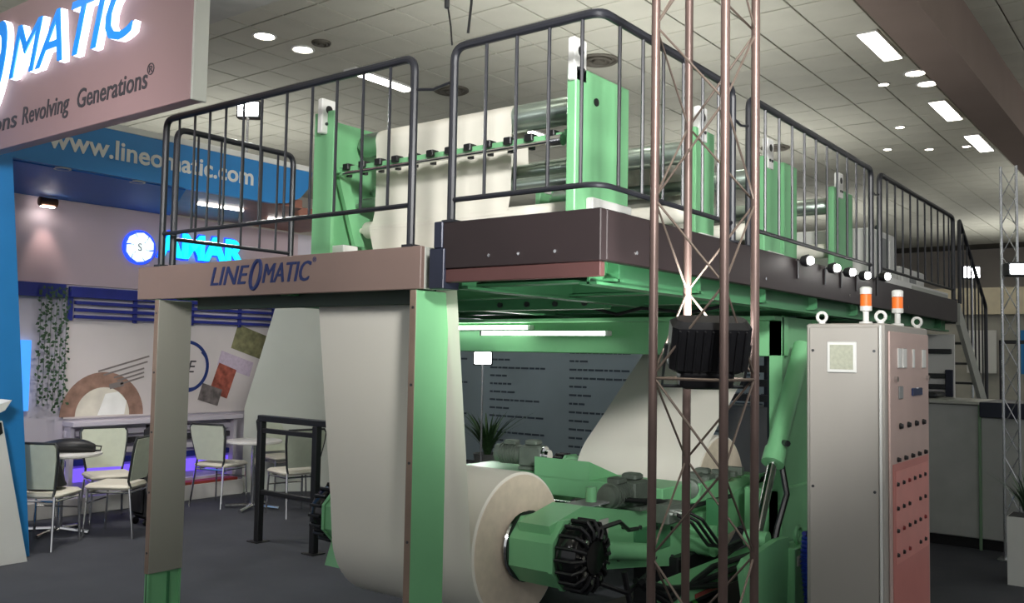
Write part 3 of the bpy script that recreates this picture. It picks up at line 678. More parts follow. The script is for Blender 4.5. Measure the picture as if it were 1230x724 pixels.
for a, b in ((0, 1), (1, 2), (2, 3), (3, 0)):
    MB().cyl((TCS[a].x, TCS[a].y, 1.62), (TCS[b].x, TCS[b].y, 1.62), .006, 6).build('cross_bar', TRUSSW, tr)
# floodlight inside / behind the truss
cr = Vector((RW[0][0], RW[1][0], 0)).normalized(); cf = Vector((-cr.y, cr.x, 0))
fc = CAMP+(RW @ Vector((850-CX, -(420-CY), -F)))*(3.38/F)
fl = thing('floodlight', 'black box floodlight mounted in the lattice truss, facing the machine', 'floodlight', (fc.x, fc.y, fc.z-.14))
MF = Matrix(((cr.x, cf.x, 0, fc.x), (cr.y, cf.y, 0, fc.y), (0, 0, 1, fc.z), (0, 0, 0, 1))) @ Matrix.Rotation(math.radians(24), 4, 'X')
MB().box(-.145, .145, -.06, .05, -.08, .125, .02).move(MF).build('housing', BLACK, fl)
f = MB()
for k in range(9): f.box(-.12+k*.03-.004, -.12+k*.03+.004, -.07, -.055, -.06, .1, .002)
f.move(MF).build('cooling_fins', BLACK, fl)
MB().box(-.1, .1, -.05, .045, -.145, -.07, .012).move(MF).build('ballast_box', BLACK, fl)
MB().box(-.12, .12, .05, .056, -.06, .105, .002).move(MF).build('lens', FLOODM, fl)
MB().tube([MF @ Vector(q) for q in ((-.155, 0, 0.02), (-.155, .02, -.16), (.155, .02, -.16), (.155, 0, .02))], .008, 6).build('yoke', DSTEEL, fl)

# slim silver truss on the right with pot plant
p = at(1217, 672, 2, 0)
lattice('slim_truss', 'slim silver lattice mast beside the white planter', (-1.36, 8.95), .12, .5, 3.42, .012, .005, .5, SILV, SILV, phase=.4)
def flood_small(lab, px, py, axis, val, w=.1, m=FLOODM, stem=None):
    p = at(px, py, axis, val)
    t = thing('flood_lamp', lab, 'floodlight', (p.x, p.y, p.z-.1))
    cr_ = Matrix(((cr.x, cf.x, 0, p.x), (cr.y, cf.y, 0, p.y), (0, 0, 1, p.z), (0, 0, 0, 1)))
    MB().box(-w-.02, w+.02, 0, .09, -w*.7-.02, w*.7+.02, .01).move(cr_).build('housing', DSTEEL, t)
    MB().box(-w, w, -.012, -.001, -w*.7, w*.7, .003).move(cr_).build('lens', m, t)
    if stem is not None: MB().cyl((p.x, p.y, stem), (p.x, p.y, p.z-w*.7), .014, 8).build('stem', SILV, t)
    return t
flood_small('glaring white floodlight fixed on the slim silver mast', 1222, 323, 1, 8.8, .06)
flood_small('glaring floodlight on a stem behind the staircase', 1167, 327, 1, 13.0, .1, FLOODM, 0.0)
flood_small('glaring white floodlight standing on top of the blue fascia', 298, 131, 0, -7.62, .1, FLOODM, 3.665)
flood_small('white floodlight on a thin stand before the dark text panel', 580, 430, 1, 9.5, .11, FLOODM, 0.0)

# ================================================================== RIGHT: WHITE MACHINE CASING
mc = thing('machine_casing', 'long low white machine casing with black plinth below the stairs', 'machine casing', (-1.2, 9.8, 0))
MB().box(-3.2, -1.67, 9.25, 10.02, .1, 1.31, .008).build('side_panel', mat('casing_white', (176, 178, 174), .45), mc)
MB().box(-1.655, .4, 9.25, 10.02, .1, 1.2, .008).build('side_panel', MATS['casing_white'], mc)
MB().box(-3.2, .4, 9.3, 10.0, 0, .1).build('plinth', BLACK, mc)
MB().box(-3.2, -1.66, 9.2, 10.04, 1.312, 1.34, .004).build('worktop', SIGNE, mc)
MB().box(-1.66, .4, 9.22, 10.04, 1.202, 1.34, .004).build('dark_rim', NAVY, mc)
MB().box(-1.675, -1.65, 9.235, 9.25, .0, 1.31, .002).build('joint_strip', mat('joint_green', (120, 150, 120), .5), mc)
mr = thing('conveyor_machine', 'white-backed conveyor with dark horizontal rails behind the low casing', 'machine', (-2.6, 10.6, 0))
for z in (1.42, 1.53, 1.78): MB().box(-3.3, -2.06, 10.05, 10.08, z, z+.05, .004).build('rail', DSTEEL, mr)
MB().box(-2.12, -2.05, 10.045, 10.085, 1.345, 1.62, .004).build('upright', NAVY, mr)
MB().box(-3.3, -2.04, 10.09, 10.12, 0, 1.98, .004).build('back_panel', WHITE, mr)
MB().box(-3.0, -2.1, 9.6, 10.0, 1.345, 1.4, .02).build('motor_cover', DSTEEL, mr)
# planter
pp = at(1226, 700, 2, 0)
pt = thing('potted_plant', 'tapered white planter with spiky grey-green plant by the silver mast', 'potted plant', (pp.x+.05, pp.y, 0))
c = Vector((pp.x+.06, pp.y, 0))
MB().prism([(c.x-.13, c.y-.13), (c.x+.13, c.y-.13), (c.x+.13, c.y+.13), (c.x-.13, c.y+.13)], 2, 0, .52).build('pot', WHITE, pt, smooth=False)
MB().box(c.x-.12, c.x+.12, c.y-.12, c.y+.12, .5, .525).build('soil', BLACK, pt)
def blades(c, n, L, w, spread, seed):
    r = random.Random(seed); m = MB()
    for k in range(n):
        a = r.uniform(0, 2*PI); l = L*r.uniform(.6, 1.1); out = r.uniform(.15, spread)*l
        dx, dy = math.cos(a), math.sin(a); rows = []
        for i in range(5):
            t_ = i/4; ww = w*(1-t_)**.7*.5+.001
            px_, py_, pz_ = c.x+dx*out*t_**1.5+dx*.02, c.y+dy*out*t_**1.5+dy*.02, c.z+l*(t_-.25*t_*t_)
            rows.append([(px_-dy*ww, py_+dx*ww, pz_), (px_+dy*ww, py_-dx*ww, pz_)])
        m.sheet(rows)
    return m
blades(Vector((c.x, c.y, .52)), 46, .42, .018, .8, 3).build('foliage', LEAFD, pt)
# far low fence and stall wall
ff = thing('far_fence', 'low black rail fence in the hall beyond the stairs', 'fence', (-1.2, 13.6, 0))
MB().box(-2.2, .8, 13.58, 13.62, 1.95, 2.0).build('top_rail', RAIL, ff); MB().box(-2.2, .8, 13.58, 13.62, 1.0, 1.04).build('bottom_rail', RAIL, ff)
for k in range(7): MB().box(-2.2+k*.48, -2.16+k*.48, 13.58, 13.62, 0, 2.0).build('upright', RAIL, ff)
fs_ = thing('far_stall', 'beige stall wall with pale header far down the hall', 'stall', (-2, 19, 0))
MB().box(-8, 4, 19, 19.2, 0, 2.6).build('stall_wall', mat('stall_beige', (170, 168, 158), .6), fs_)
MB().box(-8, 4, 18.9, 19.2, 2.6, 3.1).build('stall_header', mat('stall_cream', (226, 214, 186), .6), fs_)
for k in range(5): MB().box(-3.6+k*.9, -3.1+k*.9, 18.86, 18.9, 1.5, 2.3).build('stall_poster', [WHITE, BLUE, GREY, WHITE, DBLUE][k], fs_)

# ================================================================== DARK TEXT PANEL BEHIND THE REEL STAND
dp = thing('text_panel', 'slate blue display wall printed with columns of small text', 'display wall', (-7.5, 11.3, 0))
SLATE = mat('slate_blue', (156, 174, 186), .35, 0, .05, 1.5)
MB().box(-11.5, -3.6, 11.25, 11.4, 0, 3.0).build('panel', SLATE, dp)
ink = MB(); r = random.Random(4)
for x0 in (-10.6, -9.0, -7.5, -6.1, -4.9):
    for k in range(13):
        z = 1.72-k*.125
        L = r.choice((.25, .35, .5, .9, 1.0))*(1 if k % 4 else 1.1)
        if r.random() < .12: continue
        x = x0
        while x < x0+L:
            w_ = r.uniform(.05, .14); ink.box(x, x+w_, 11.244, 11.249, z, z+.028); x += w_+.02
ink.build('text_lines', mat('slate_ink', (72, 86, 100), .5), dp, smooth=False, kind='stuff')
fp = at(585, 562, 1, 9.9)
fpl = thing('floor_plant', 'leafy green floor plant in front of the text panel', 'plant', (fp.x, 9.9, 0))
MB().lathe([(.15, 0), (.19, .3), (.2, .32), (.17, .32), (.16, .28)], (fp.x, 9.9, 0), 'z', 20).build('pot', GREY, fpl)
blades(Vector((fp.x, 9.9, .28)), 90, .75, .05, .9, 9).build('foliage', LEAF, fpl)
mg = thing('grey_machine', 'grey machine frame with dark rails behind the second paper roll', 'machine', (-3.2, 8.9, 0))
MB().box(-3.95, -2.45, 8.7, 9.1, 0, 1.22, .01).build('casing', GREY, mg)
for z in (1.27, 1.42, 1.56): MB().box(-3.95, -2.45, 8.68, 8.74, z, z+.07).build('rail', DSTEEL, mg)
for x in (-3.5, -2.6): MB().box(x, x+.06, 8.72, 8.8, 1.22, 1.75).build('upright', NAVY, mg)

# ================================================================== BOOTH ON THE LEFT
BX, WX = -7.59, -9.3
bp = at(36, 668, 2, 0); bt = at(15, 185, 0, BX)
pil = thing('booth_pillar', 'flared bright blue booth pillar carrying the web address fascia', 'pillar', (BX-.08, 3.0, 0))
MB().prism([(2.3, 0), (bp.y, 0), (bt.y, bt.z), (bt.y, 3.2), (2.3, 3.2)], 0, BX-.16, BX).build('pillar_panel', BLUE, pil, smooth=False)
fas = thing('booth_fascia', 'bright blue fascia board lettered with a white web address', 'fascia', (BX-.05, 4.5, 3.2))
out = [(2.3, 3.2), (5.86, 3.2)]+[(5.86+.5*math.sin(t*PI/2), 3.2+.36*(1-math.cos(t*PI/2))) for t in (.25, .5, .75, 1)]+[(6.36, 3.6), (2.3, 3.6)]
MB().prism(out, 0, BX-.07, BX).build('board', BLUE, fas, smooth=False)
MB().box(BX-.12, BX-.0, 2.3, 6.36, 3.601, 3.66, .004).build('top_trim', WHITE, fas)
fit_text('www.lineomatic.com', frame_Y(BX+.002), at(57, 168, 0, BX).y, at(304, 222, 0, BX).y, 3.345, .165, .003, 0, .02).build('lettering', WHITE, fas)
sof = solo('booth_soffit', MB().prism([(WX+.02, 2.3), (BX-.071, 2.3), (BX-.071, 4.9), (WX+.02, 5.75)], 2, 3.19, 3.28), mat('soffit_blue', (18, 92, 172), .55, 0, .03, 2), 'blue booth soffit with downlights behind the fascia', 'soffit')
for px, py in ((75, 202), (165, 218)):
    p = at(px, py, 2, 3.2)
    t = thing('soffit_downlight', 'small recessed downlight in the blue soffit', 'downlight', (p.x, p.y, 3.19), 'downlights in the blue soffit')
    MB().lathe([(.07, 3.199), (.07, 3.19), (.055, 3.188), (.052, 3.196)], (p.x, p.y, 0), 'z', 18).build('ring', SIGNE, t)
    MB().lathe([(.05, 3.197), (.001, 3.196)], (p.x, p.y, 0), 'z', 18).build('lens', mat('soft_glow', (255, 250, 240), .4, emit=5), t)
bw = thing('booth_back_wall', 'lilac booth back wall with pink upper band', 'booth wall', (WX-.05, 5.6, 0))
MB().box(WX-.12, WX-.03, 2.3, 8.2, 0, 3.2).build('lower_wall', LILAC, bw)
MB().box(WX-.029, WX, 2.3, 7.6, 2.33, 3.19, .004).build('upper_band', PINKW, bw)
MB().box(WX-.029, WX+.02, 2.3, 4.62, 2.19, 2.328, .003).build('blue_stripe', DBLUE, bw)
bc = thing('booth_ceiling_panel', 'brown wavy ceiling panel at the booth end', 'ceiling panel', (-8.6, 6.5, 3.2))
MB().prism([(BX-.072, 4.91), (WX+.02, 5.76), (WX+.02, 7.6), (-8.3, 7.6), (-8.0, 6.9), (-8.1, 6.5), (BX-.072, 6.3)], 2, 3.21, 3.3).build('panel', BROWNP, bc, smooth=False)
a = at(238, 244, 2, 3.2); b = at(292, 252, 2, 3.2)
MB().tube([(a.x, a.y, 3.195), (b.x, b.y, 3.195)], .014, 8).build('lamp_strip', TUBE, bc)
a = at(322, 262, 2, 3.2); b = at(352, 264, 2, 3.2)
MB().tube([(a.x, a.y, 3.195), (b.x, b.y, 3.195)], .01, 8).build('lamp_strip', TUBE, bc)
bl = solo('booth_plinth', MB().box(WX+.0, WX+.22, 2.4, 6.72, 0, .17, .006), mat('plinth_white', (196, 194, 190), .5), 'low white plinth along the booth back wall', 'plinth')
# picture light
p = at(57, 244, 0, WX+.12)
t = thing('picture_light', 'small bronze picture light on the pink booth wall', 'wall lamp', (WX, p.y, p.z))
MB().tube([(WX, p.y, p.z+.03), (WX+.12, p.y, p.z+.03)], .008, 6).build('arm', DSTEEL, t)
MB().lathe([(.03, -.09), (.045, -.085), (.045, .085), (.03, .09)], (WX+.13, p.y, p.z+.01), 'y', 16).build('head', mat('bronze', (96, 62, 46), .35, .6), t)
MB().box(WX+.1, WX+.16, p.y-.06, p.y+.06, p.z-.042, p.z-.036).build('lens', BULBM, t)
# neon sign
ns = thing('neon_sign', 'glowing blue letter sign with round white logo on pink wall', 'sign', (WX, 6.0, 2.68))
lc_ = at(168, 297, 0, WX+.03)
MB().lathe([(.19, WX+.001), (.19, WX+.03), (.001, WX+.03)], (0, lc_.y, lc_.z), 'x', 32).build('logo_disc', NEONB, ns)
def petal(k):
    a0 = k*2*PI/6
    return [(lc_.y+r_*math.cos(a0+da), lc_.z+r_*math.sin(a0+da)) for r_, da in ((.05, 0), (.1, -.25), (.155, -.1), (.165, .35), (.16, .85), (.12, .75), (.07, .7))]
for k in range(6): MB().prism(petal(k), 0, WX+.031, WX+.045).build('logo_petal', NEONW, ns)
MB().lathe([(.07, WX+.031), (.07, WX+.042), (.001, WX+.043)], (0, lc_.y, lc_.z), 'x', 24).build('logo_centre', NEONW, ns)
text_mb('S', .12, frame_Y(WX+.045) @ Matrix.Translation((lc_.y-.035, lc_.z-.04, 0)), .002).build('logo_letter', GREY, ns)
ya = at(196, 312, 0, WX).y
text_mb('AMAR', .385, frame_Y(WX+.03) @ Matrix.Translation((ya-.06, 2.73, 0)), .02, 0, .012, 1.0, 'LEFT', 1.03).build('letters', NEONC, ns)
text_mb('AMAR', .385, frame_Y(WX+.008) @ Matrix.Translation((ya-.06, 2.73, 0)), .004, 0, .03, 1.0, 'LEFT', 1.03).build('letter_halo', NEONB, ns)
# trellis
tre = thing('blue_trellis', 'navy blue slatted trellis hung high on the booth wall', 'trellis', (WX+.05, 5.9, 1.98))
MB().box(WX+.03, WX+.09, 4.64, 7.25, 2.2, 2.31, .004).build('slat', DBLUE, tre)
for z in (2.13, 2.055, 1.985): MB().box(WX+.03, WX+.07, 4.7, 7.25, z, z+.035, .003).build('slat', DBLUE, tre)
for y in (4.64, 5.35, 6.05, 6.7, 7.2): MB().box(WX+.02, WX+.045, y, y+.045, 1.96, 2.31, .003).build('upright', DBLUE, tre)
# ivy
ivm = MB(); rr_ = random.Random(11)
for sidx in range(6):
    y = 4.36+.052*sidx; zt = 2.28; zbm = rr_.uniform(1.02, 1.25); z = zt
    while z > zbm:
        yy = y+rr_.uniform(-.03, .03); xx = WX+.06+rr_.uniform(-.02, .03); s_ = rr_.uniform(.016, .028); a = rr_.uniform(0, PI)
        ca, sa = math.cos(a)*s_, math.sin(a)*s_
        ivm.add([(xx, yy-ca, z-sa), (xx+.012, yy+sa*.7, z-ca*.7), (xx, yy+ca, z+sa), (xx+.012, yy-sa*.7, z+ca*.7)], [(0, 1, 2, 3)])
        z -= rr_.uniform(.02, .05)
iv = thing('hanging_ivy', 'strands of small-leaved ivy hanging beside the trellis', 'plant', (WX+.06, 4.5, 1.03))
ivm.build('leaves', LEAFD, iv, kind='stuff')
for sidx in range(6): MB().cyl((WX+.05, 4.36+.052*sidx, 1.1), (WX+.05, 4.36+.052*sidx, 2.29), .0025, 4).build('stem', LEAFD, iv)
# printed mural
mu = thing('wall_mural', 'printed booth mural with coil photo, blue round emblem and snapshots', 'mural', (WX, 5.9, .9))
MB().box(WX-.028, WX-.012, 4.66, 7.26, .95, 1.965, .002).build('print_sheet', mat('mural_base', (212, 204, 204), .5, 0, .06, 1.2), mu)
XM = WX-.011
def flat(name, pts, m, d=.003): MB().prism(pts, 0, XM, XM+d).build(name, m, mu, smooth=False)
oc = (5.08, .97)
def halfring(r0, r1, a0=0, a1=PI, n=24): return arc(oc, r1, a0, a1, n)+arc(oc, r0, a1, a0, n)
flat('coil_photo_outer', halfring(.3, .46), mat('coil_brown', (150, 118, 104), .6, 0, .3, 9))
flat('coil_photo_inner', halfring(.02, .298), mat('coil_glow', (226, 220, 206), .6, 0, .12, 5))
flat('coil_photo_hub', [(5.02, .975), (5.32, .975), (5.34, 1.12), (5.24, 1.22), (5.1, 1.2)], mat('coil_white', (250, 250, 246), .5), .005)
ec = (6.05, 1.49)
flat('emblem_ring', arc(ec, .3, -2.2, 1.9, 30)+arc(ec, .262, 1.9, -2.2, 30), mat('emblem_blue', (32, 54, 120), .5), .004)
flat('emblem_tail', arc((6.1, 1.47), .245, -1.9, .9, 20)+arc((6.1, 1.47), .225, .9, -1.9, 20), MATS['emblem_blue'], .005)
text_mb('E', .2, frame_Y(XM+.003) @ Matrix.Translation((6.055, 1.42, 0)), .001, .25).build('emblem_letter', INK, mu)
def rot_rect(cy, cz, w, hh, a): 
    c_, s_ = math.cos(a), math.sin(a); return [(cy+x*c_-z*s_, cz+x*s_+z*c_) for x, z in ((-w, -hh), (w, -hh), (w, hh), (-w, hh))]
flat('snapshot', rot_rect(6.93, 1.78, .25, .15, -.3), mat('snap_green', (126, 124, 90), .6, 0, .4, 12))
flat('snapshot', rot_rect(6.72, 1.52, .24, .09, -.3), mat('snap_lilac', (196, 180, 200), .6, 0, .1, 30))
flat('snapshot', rot_rect(6.55, 1.32, .13, .18, -.35), mat('snap_red', (160, 84, 70), .6, 0, .5, 14), .004)
flat('snapshot', rot_rect(6.38, 1.16, .14, .1, -.3), mat('snap_grey', (112, 104, 104), .6, 0, .5, 14), .005)
tx = MB()
for k, (y, z, w_) in enumerate(((5.3, 1.52, .3), (5.32, 1.47, .26), (5.36, 1.42, .18), (5.38, 1.38, .16), (5.4, 1.34, .14))):
    tx.prism(rot_rect(y, z, w_, .009, .28), 0, XM, XM+.004)
tx.prism(rot_rect(5.22, 1.29, .08, .028, .2), 0, XM, XM+.004)
tx.build('text_lines', mat('mural_ink', (130, 122, 120), .6), mu, smooth=False, kind='stuff')
# shelf unit under the mural
sh = thing('display_counter', 'low slatted display counter with purple glow under the mural', 'counter', (WX+.1, 5.8, .17))
MB().box(WX-.02, WX+.2, 4.66, 6.7, .88, .93, .004).build('counter_top', LILAC, sh)
for z, m in ((.80, LILAC), (.70, INK), (.6, LILAC), (.5, DBLUE), (.2, LILAC)):
    MB().box(WX, WX+.05, 4.66, 6.7, z-.03, z+.03, .003).build('slat', m, sh)
MB().box(WX, WX+.03, 4.66, 6.7, .3, .44, .003).build('glow_strip', PURPLE, sh)
for y in (4.7, 5.7, 6.65): MB().box(WX-.01, WX+.12, y-.02, y+.02, .17, .88).build('bracket', LILAC, sh)
solo('red_mat', MB().box(WX+.06, WX+.21, 5.8, 6.65, .17, .2, .004), REDM, 'red mat lying on the white plinth', 'mat')
solo('wall_screen', MB().box(WX-.03, WX+.02, 3.98, 4.3, 1.05, 1.75, .006), mat('screen_blue', (70, 150, 230), .3, emit=.9, ecol=(60, 140, 235)), 'glowing blue display screen beside the hanging ivy', 'screen')

# cantilevered name sign
SY = 2.9; SZ0, SZ1 = 3.102, 4.13; SXR = -4.526
sg = thing('hanging_name_sign', 'large pinkish overhead sign board with glowing cyan italic letters', 'sign', (-6, SY, SZ0))
MB().box(-7.57, SXR, SY, SY+.09, SZ0, SZ1, .004).build('sign_board', SIGNB, sg)
MB().box(SXR+.001, SXR+.02, SY, SY+.095, SZ0-.004, SZ1, .003).build('end_cap', SIGNE, sg)
sx = lambda px, py: at(px, py, 1, SY).x
for a, b, yy, g, m, nm in ((sx(21, 70), sx(176, 40), SY-.05, .0, CYANM, 'letters'), (sx(21, 70)+.004, sx(176, 40)+.012, SY-.022, .006, SIDEM, 'letter_returns')):
    fit_text('MATIC', frame_X(yy), a, b, 3.572, .355, .004 if nm == 'letters' else .02, .3, g).build(nm, m, sg)
def ell(cx, cz, a, b, sh, n=32): return [(cx+a*math.cos(2*PI*k/n)+sh*b*math.sin(2*PI*k/n), cz+b*math.sin(2*PI*k/n)) for k in range(n)]
for y0_, y1_, m, nm, g in ((SY-.054, SY-.046, CYANM, 'letter_o', 0), (SY-.042, SY-.002, SIDEM, 'letter_o_return', .006)):
    o_ = ell(-6.93, 3.69, .155+g, .33+g, .3); i_ = ell(-6.93, 3.69, .085-g, .235-g, .3)
    m_ = MB(); n = 32
    m_.add([(p[0], y0_, p[1]) for p in o_]+[(p[0], y0_, p[1]) for p in i_]+[(p[0], y1_, p[1]) for p in o_]+[(p[0], y1_, p[1]) for p in i_],
           [(k, (k+1) % n, n+(k+1) % n, n+k) for k in range(n)]+[(2*n+k, 3*n+k, 3*n+(k+1) % n, 2*n+(k+1) % n) for k in range(n)]+[(k, 2*n+k, 2*n+(k+1) % n, (k+1) % n) for k in range(n)]+[(n+k, n+(k+1) % n, 3*n+(k+1) % n, 3*n+k) for k in range(n)])
    m_.build(nm, m, sg)
for wd, a, b in (('Innovations', sx(-66, 165), sx(20, 150)), ('Revolving', sx(27, 145), sx(83, 130)), ('Generations', sx(93, 125), sx(177, 105))):
    fit_text(wd, frame_X(SY-.002), a, b, 3.238, .122, .002, .1, .01).build('slogan_word', INK, sg)
text_mb('®', .1, frame_X(SY-.002) @ Matrix.Translation((-4.975, 3.31, 0)), .002).build('registered_mark', INK, sg)

# leaning white brochure stand
ws = thing('brochure_stand', 'white wedge shaped brochure stand leaning against the blue pillar', 'stand', (-7.45, 3.2, 0))
g = PXY([(30, 670), (0, 505), (-14, 505), (-40, 680)], -7.46)
g = [(g[0][0], 0), g[1], g[2], (g[3][0]-.1, 0)]
MB().prism(g, 0, -7.58, -7.42).build('wedge_panel', WHITE, ws, smooth=False)
gg = PXY([(-14, 500), (2, 492), (10, 480), (-14, 488)], -7.42)
MB().prism(gg, 0, -7.56, -7.36).build('tray', WHITE, ws, smooth=False)
gg = PXY([(-10, 512), (1, 507), (3, 520), (-10, 528)], -7.42)
MB().prism(gg, 0, -7.419, -7.41).build('tray_pocket', BLACK, ws, smooth=False)

# slanted white partition beside the machine
wp = thing('white_partition', 'pale slanted partition wall behind the chairs beside the paper web', 'partition', (-8.7, 7.3, 0))
pa, pb = Vector((-9.15, 6.75, 0)), Vector((-7.75, 8.5, 0)); dr = (pb-pa).normalized(); nrm = Vector((dr.y, -dr.x, 0))
m_ = MB(); L = (pb-pa).length
o2 = [(0, 0), (L, 0), (L, 2.7), (.45, 2.7), (.0, 1.0)]
vs = [pa+dr*u+Vector((0, 0, v)) for u, v in o2]; n = len(vs)
m_.add(vs+[v-nrm*.08 for v in vs], [tuple(range(n)), tuple(range(2*n-1, n-1, -1))]+[(i, i+n, (i+1) % n+n, (i+1) % n) for i in range(n)])
m_.build('partition_panel', mat('partition_white', (206, 210, 200), .5, 0, .03, 2), wp, smooth=False)

# black tube guard frame
gf = thing('guard_frame', 'black steel tube guard frame standing on the carpet', 'guard frame', (-6.3, 5.15, 0))
for x in (-6.72, -5.98): MB().box(x-.03, x+.03, 5.12, 5.18, 0, 1.06, .005).build('upright', BLACK, gf)
MB().box(-6.75, -5.6, 5.12, 5.18, 1.06, 1.115, .005).build('top_rail', BLACK, gf)
MB().box(-6.69, -6.01, 5.13, 5.17, .96, 1.0, .004).build('cross_rail', BLACK, gf)
MB().box(-6.69, -6.01, 5.13, 5.17, .42, .46, .004).build('cross_rail', BLACK, gf)
for x in (-6.72, -5.98): MB().box(x-.07, x+.07, 5.08, 5.22, 0, .008).build('foot_plate', BLACK, gf)

# ------------------------------------------------------------------ chairs
def make_chair():
    t = thing('banquet_chair', 'x', 'chair', (0, 0, 0))
    # faces +Y; back at -Y
    MB().box(-.21, .21, -.19, .22, .42, .47, .02).build('seat', CREAM, t)
    back = MB(); rows = []
    pr = [(-.175, .52, .165), (-.195, .62, .185), (-.225, .75, .205), (-.25, .86, .21)]
    out = [(-.165, .5), (.165, .5), (.185, .62), (.205, .75), (.21, .85), (.19, .875), (-.19, .875), (-.21, .85), (-.205, .75), (-.185, .62)]
    vs = []
    for d in (0, .03): vs += [Vector((x, -.185-(z-.5)*.2+d, z)) for x, z in out]
    n = len(out)
    back.add(vs, [tuple(range(n)), tuple(range(2*n-1, n-1, -1))]+[(i, i+n, (i+1) % n+n, (i+1) % n) for i in range(n)])
    back.build('backrest', CHAIRF, t)
    fr = [Vector((x*1.05, -.17-(z-.5)*.2, z+(.012 if z > .86 else 0))) for x, z in out]
    order = [0, 9, 8, 7, 6, 5, 4, 3, 2, 1]
    MB().tube([(-.17, -.19, .44)]+[fr[i] for i in order]+[(.17, -.19, .44)], .011, 7).build('back_frame', DSTEEL, t)
    for sx in (-1, 1):
        MB().tube([(sx*.19, .19, .43), (sx*.205, .21, 0)], .011, 7).build('leg', CHROME, t)
        MB().tube([(sx*.175, -.18, .45), (sx*.2, -.24, 0)], .011, 7).build('leg', CHROME, t)
    MB().tube([(-.195, .2, .3), (.195, .2, .3)], .008, 6).build('stretcher', CHROME, t)
    MB().tube([(-.18, -.18, .4), (-.19, .18, .4), (.19, .18, .4), (.18, -.18, .4)], .01, 6, True).build('seat_frame', CHROME, t)
    return t
ch0 = make_chair()
spots = [((140, 641), 125, 'cream-backed chair pulled up to the bag-laden table, by the black suitcase'),
         ((128, 625), -105, 'cream chair behind the bag-laden table, against the plinth'),
         ((52, 655), 35, 'cream chair partly behind the blue pillar with a black jacket on it'),
         ((263, 606), 18, 'cream-backed chair with its back turned, between grey post and guard frame'),
         ((352, 617), 78, 'pale chair seen through the black guard frame'),
         ((338, 594), -100, 'pale chair behind the guard frame, against the partition')]
for i, ((px, py), rz, lab) in enumerate(spots):
    o = ch0 if i == 0 else copy_tree(ch0)
    p = at(px, py, 2, 0); o.location = (p.x, p.y, 0); o.rotation_euler = (0, 0, math.radians(rz)); o['label'] = lab
    o['group'] = 'banquet chairs in the booth'
def cafe_table(px, py, lab, r=.34):
    p = at(px, py, 2, 0)
    t = thing('cafe_table', lab, 'table', (p.x, p.y, 0), 'cafe tables in the booth')
    MB().lathe([(r-.01, .7), (r, .708), (r, .724), (r-.01, .73)], (p.x, p.y, 0), 'z', 36).build('table_top', mat('table_white', (214, 212, 208), .3), t)
    MB().cyl((p.x, p.y, .02), (p.x, p.y, .7), .028, 16).build('column', CHROME, t)
    for k in range(4):
        a = k*PI/2+.5; MB().cyl((p.x, p.y, .045), (p.x+.3*math.cos(a), p.y+.3*math.sin(a), .02), .02, 8).build('foot', CHROME, t)
    return p
tp1 = cafe_table(70, 640, 'white round table with black bag on it, beside blue pillar')
tp2 = cafe_table(303, 611, 'white round table beside the chair with its back turned', .29)
# bag on the table
bg = thing('shoulder_bag', 'slumped black bag lying on the round table', 'bag', (tp1.x, tp1.y, .73))
q = at(95, 540, 2, .73); q2 = at(45, 540, 2, .73); md = (q+q2)/2
bm_ = MB(); rows = []
dirv = (q-q2).normalized(); per = Vector((-dirv.y, dirv.x, 0)); L = .5
c0 = Vector((tp1.x, tp1.y, .73))
for i in range(13):
    u = i/12; w_ = .03+.11*math.sin(PI*min(1, u*1.05))**.6*(.5+.5*u); hh = .03+.13*(math.sin(PI*u*.93)**.7)*(.35+.65*u)
    rows.append([c0+dirv*(u-.55)*L*1.25+per*(w_*math.cos(a))+Vector((0, 0, max(0, hh*(.5+.5*math.sin(a))))) for a in [2*PI*k/16 for k in range(17)]])
bm_.sheet(rows); bm_.add([r_ for r_ in rows[0][:16]], [tuple(range(16))]); bm_.add([r_ for r_ in rows[-1][:16]], [tuple(range(16))])
bm_.build('bag_body', BLACK, bg)
MB().tube([c0+dirv*.28+Vector((0, 0, .06)), c0+dirv*.33+per*.03+Vector((0, 0, .05)), c0+dirv*.32+per*.04+Vector((0, 0, .012)), c0+dirv*.25+per*.05+Vector((0, 0, .01))], .008, 6).build('strap', BLACK, bg)
# jacket on chair
p = at(52, 655, 2, 0)
jk = MB(); rj = random.Random(2)
for i in range(6): pass
rows = []
for i in range(9):
    u = i/8; z = .86-.36*u
    rows.append([Vector((p.x-.05+.16*math.cos(a)*(0.6+.5*u)+rj.uniform(-.008, .008), p.y+.02+.13*math.sin(a)*(.35+.9*u)+rj.uniform(-.008, .008), z)) for a in [2*PI*k/14 for k in range(14)]+[0]])
for r_ in rows: r_[14] = r_[0].copy()
jk.sheet(rows); jk.add(rows[0][:14], [tuple(range(14))])
solo('jacket', jk, BLACK, 'black jacket draped over the chair behind the pillar', 'jacket')
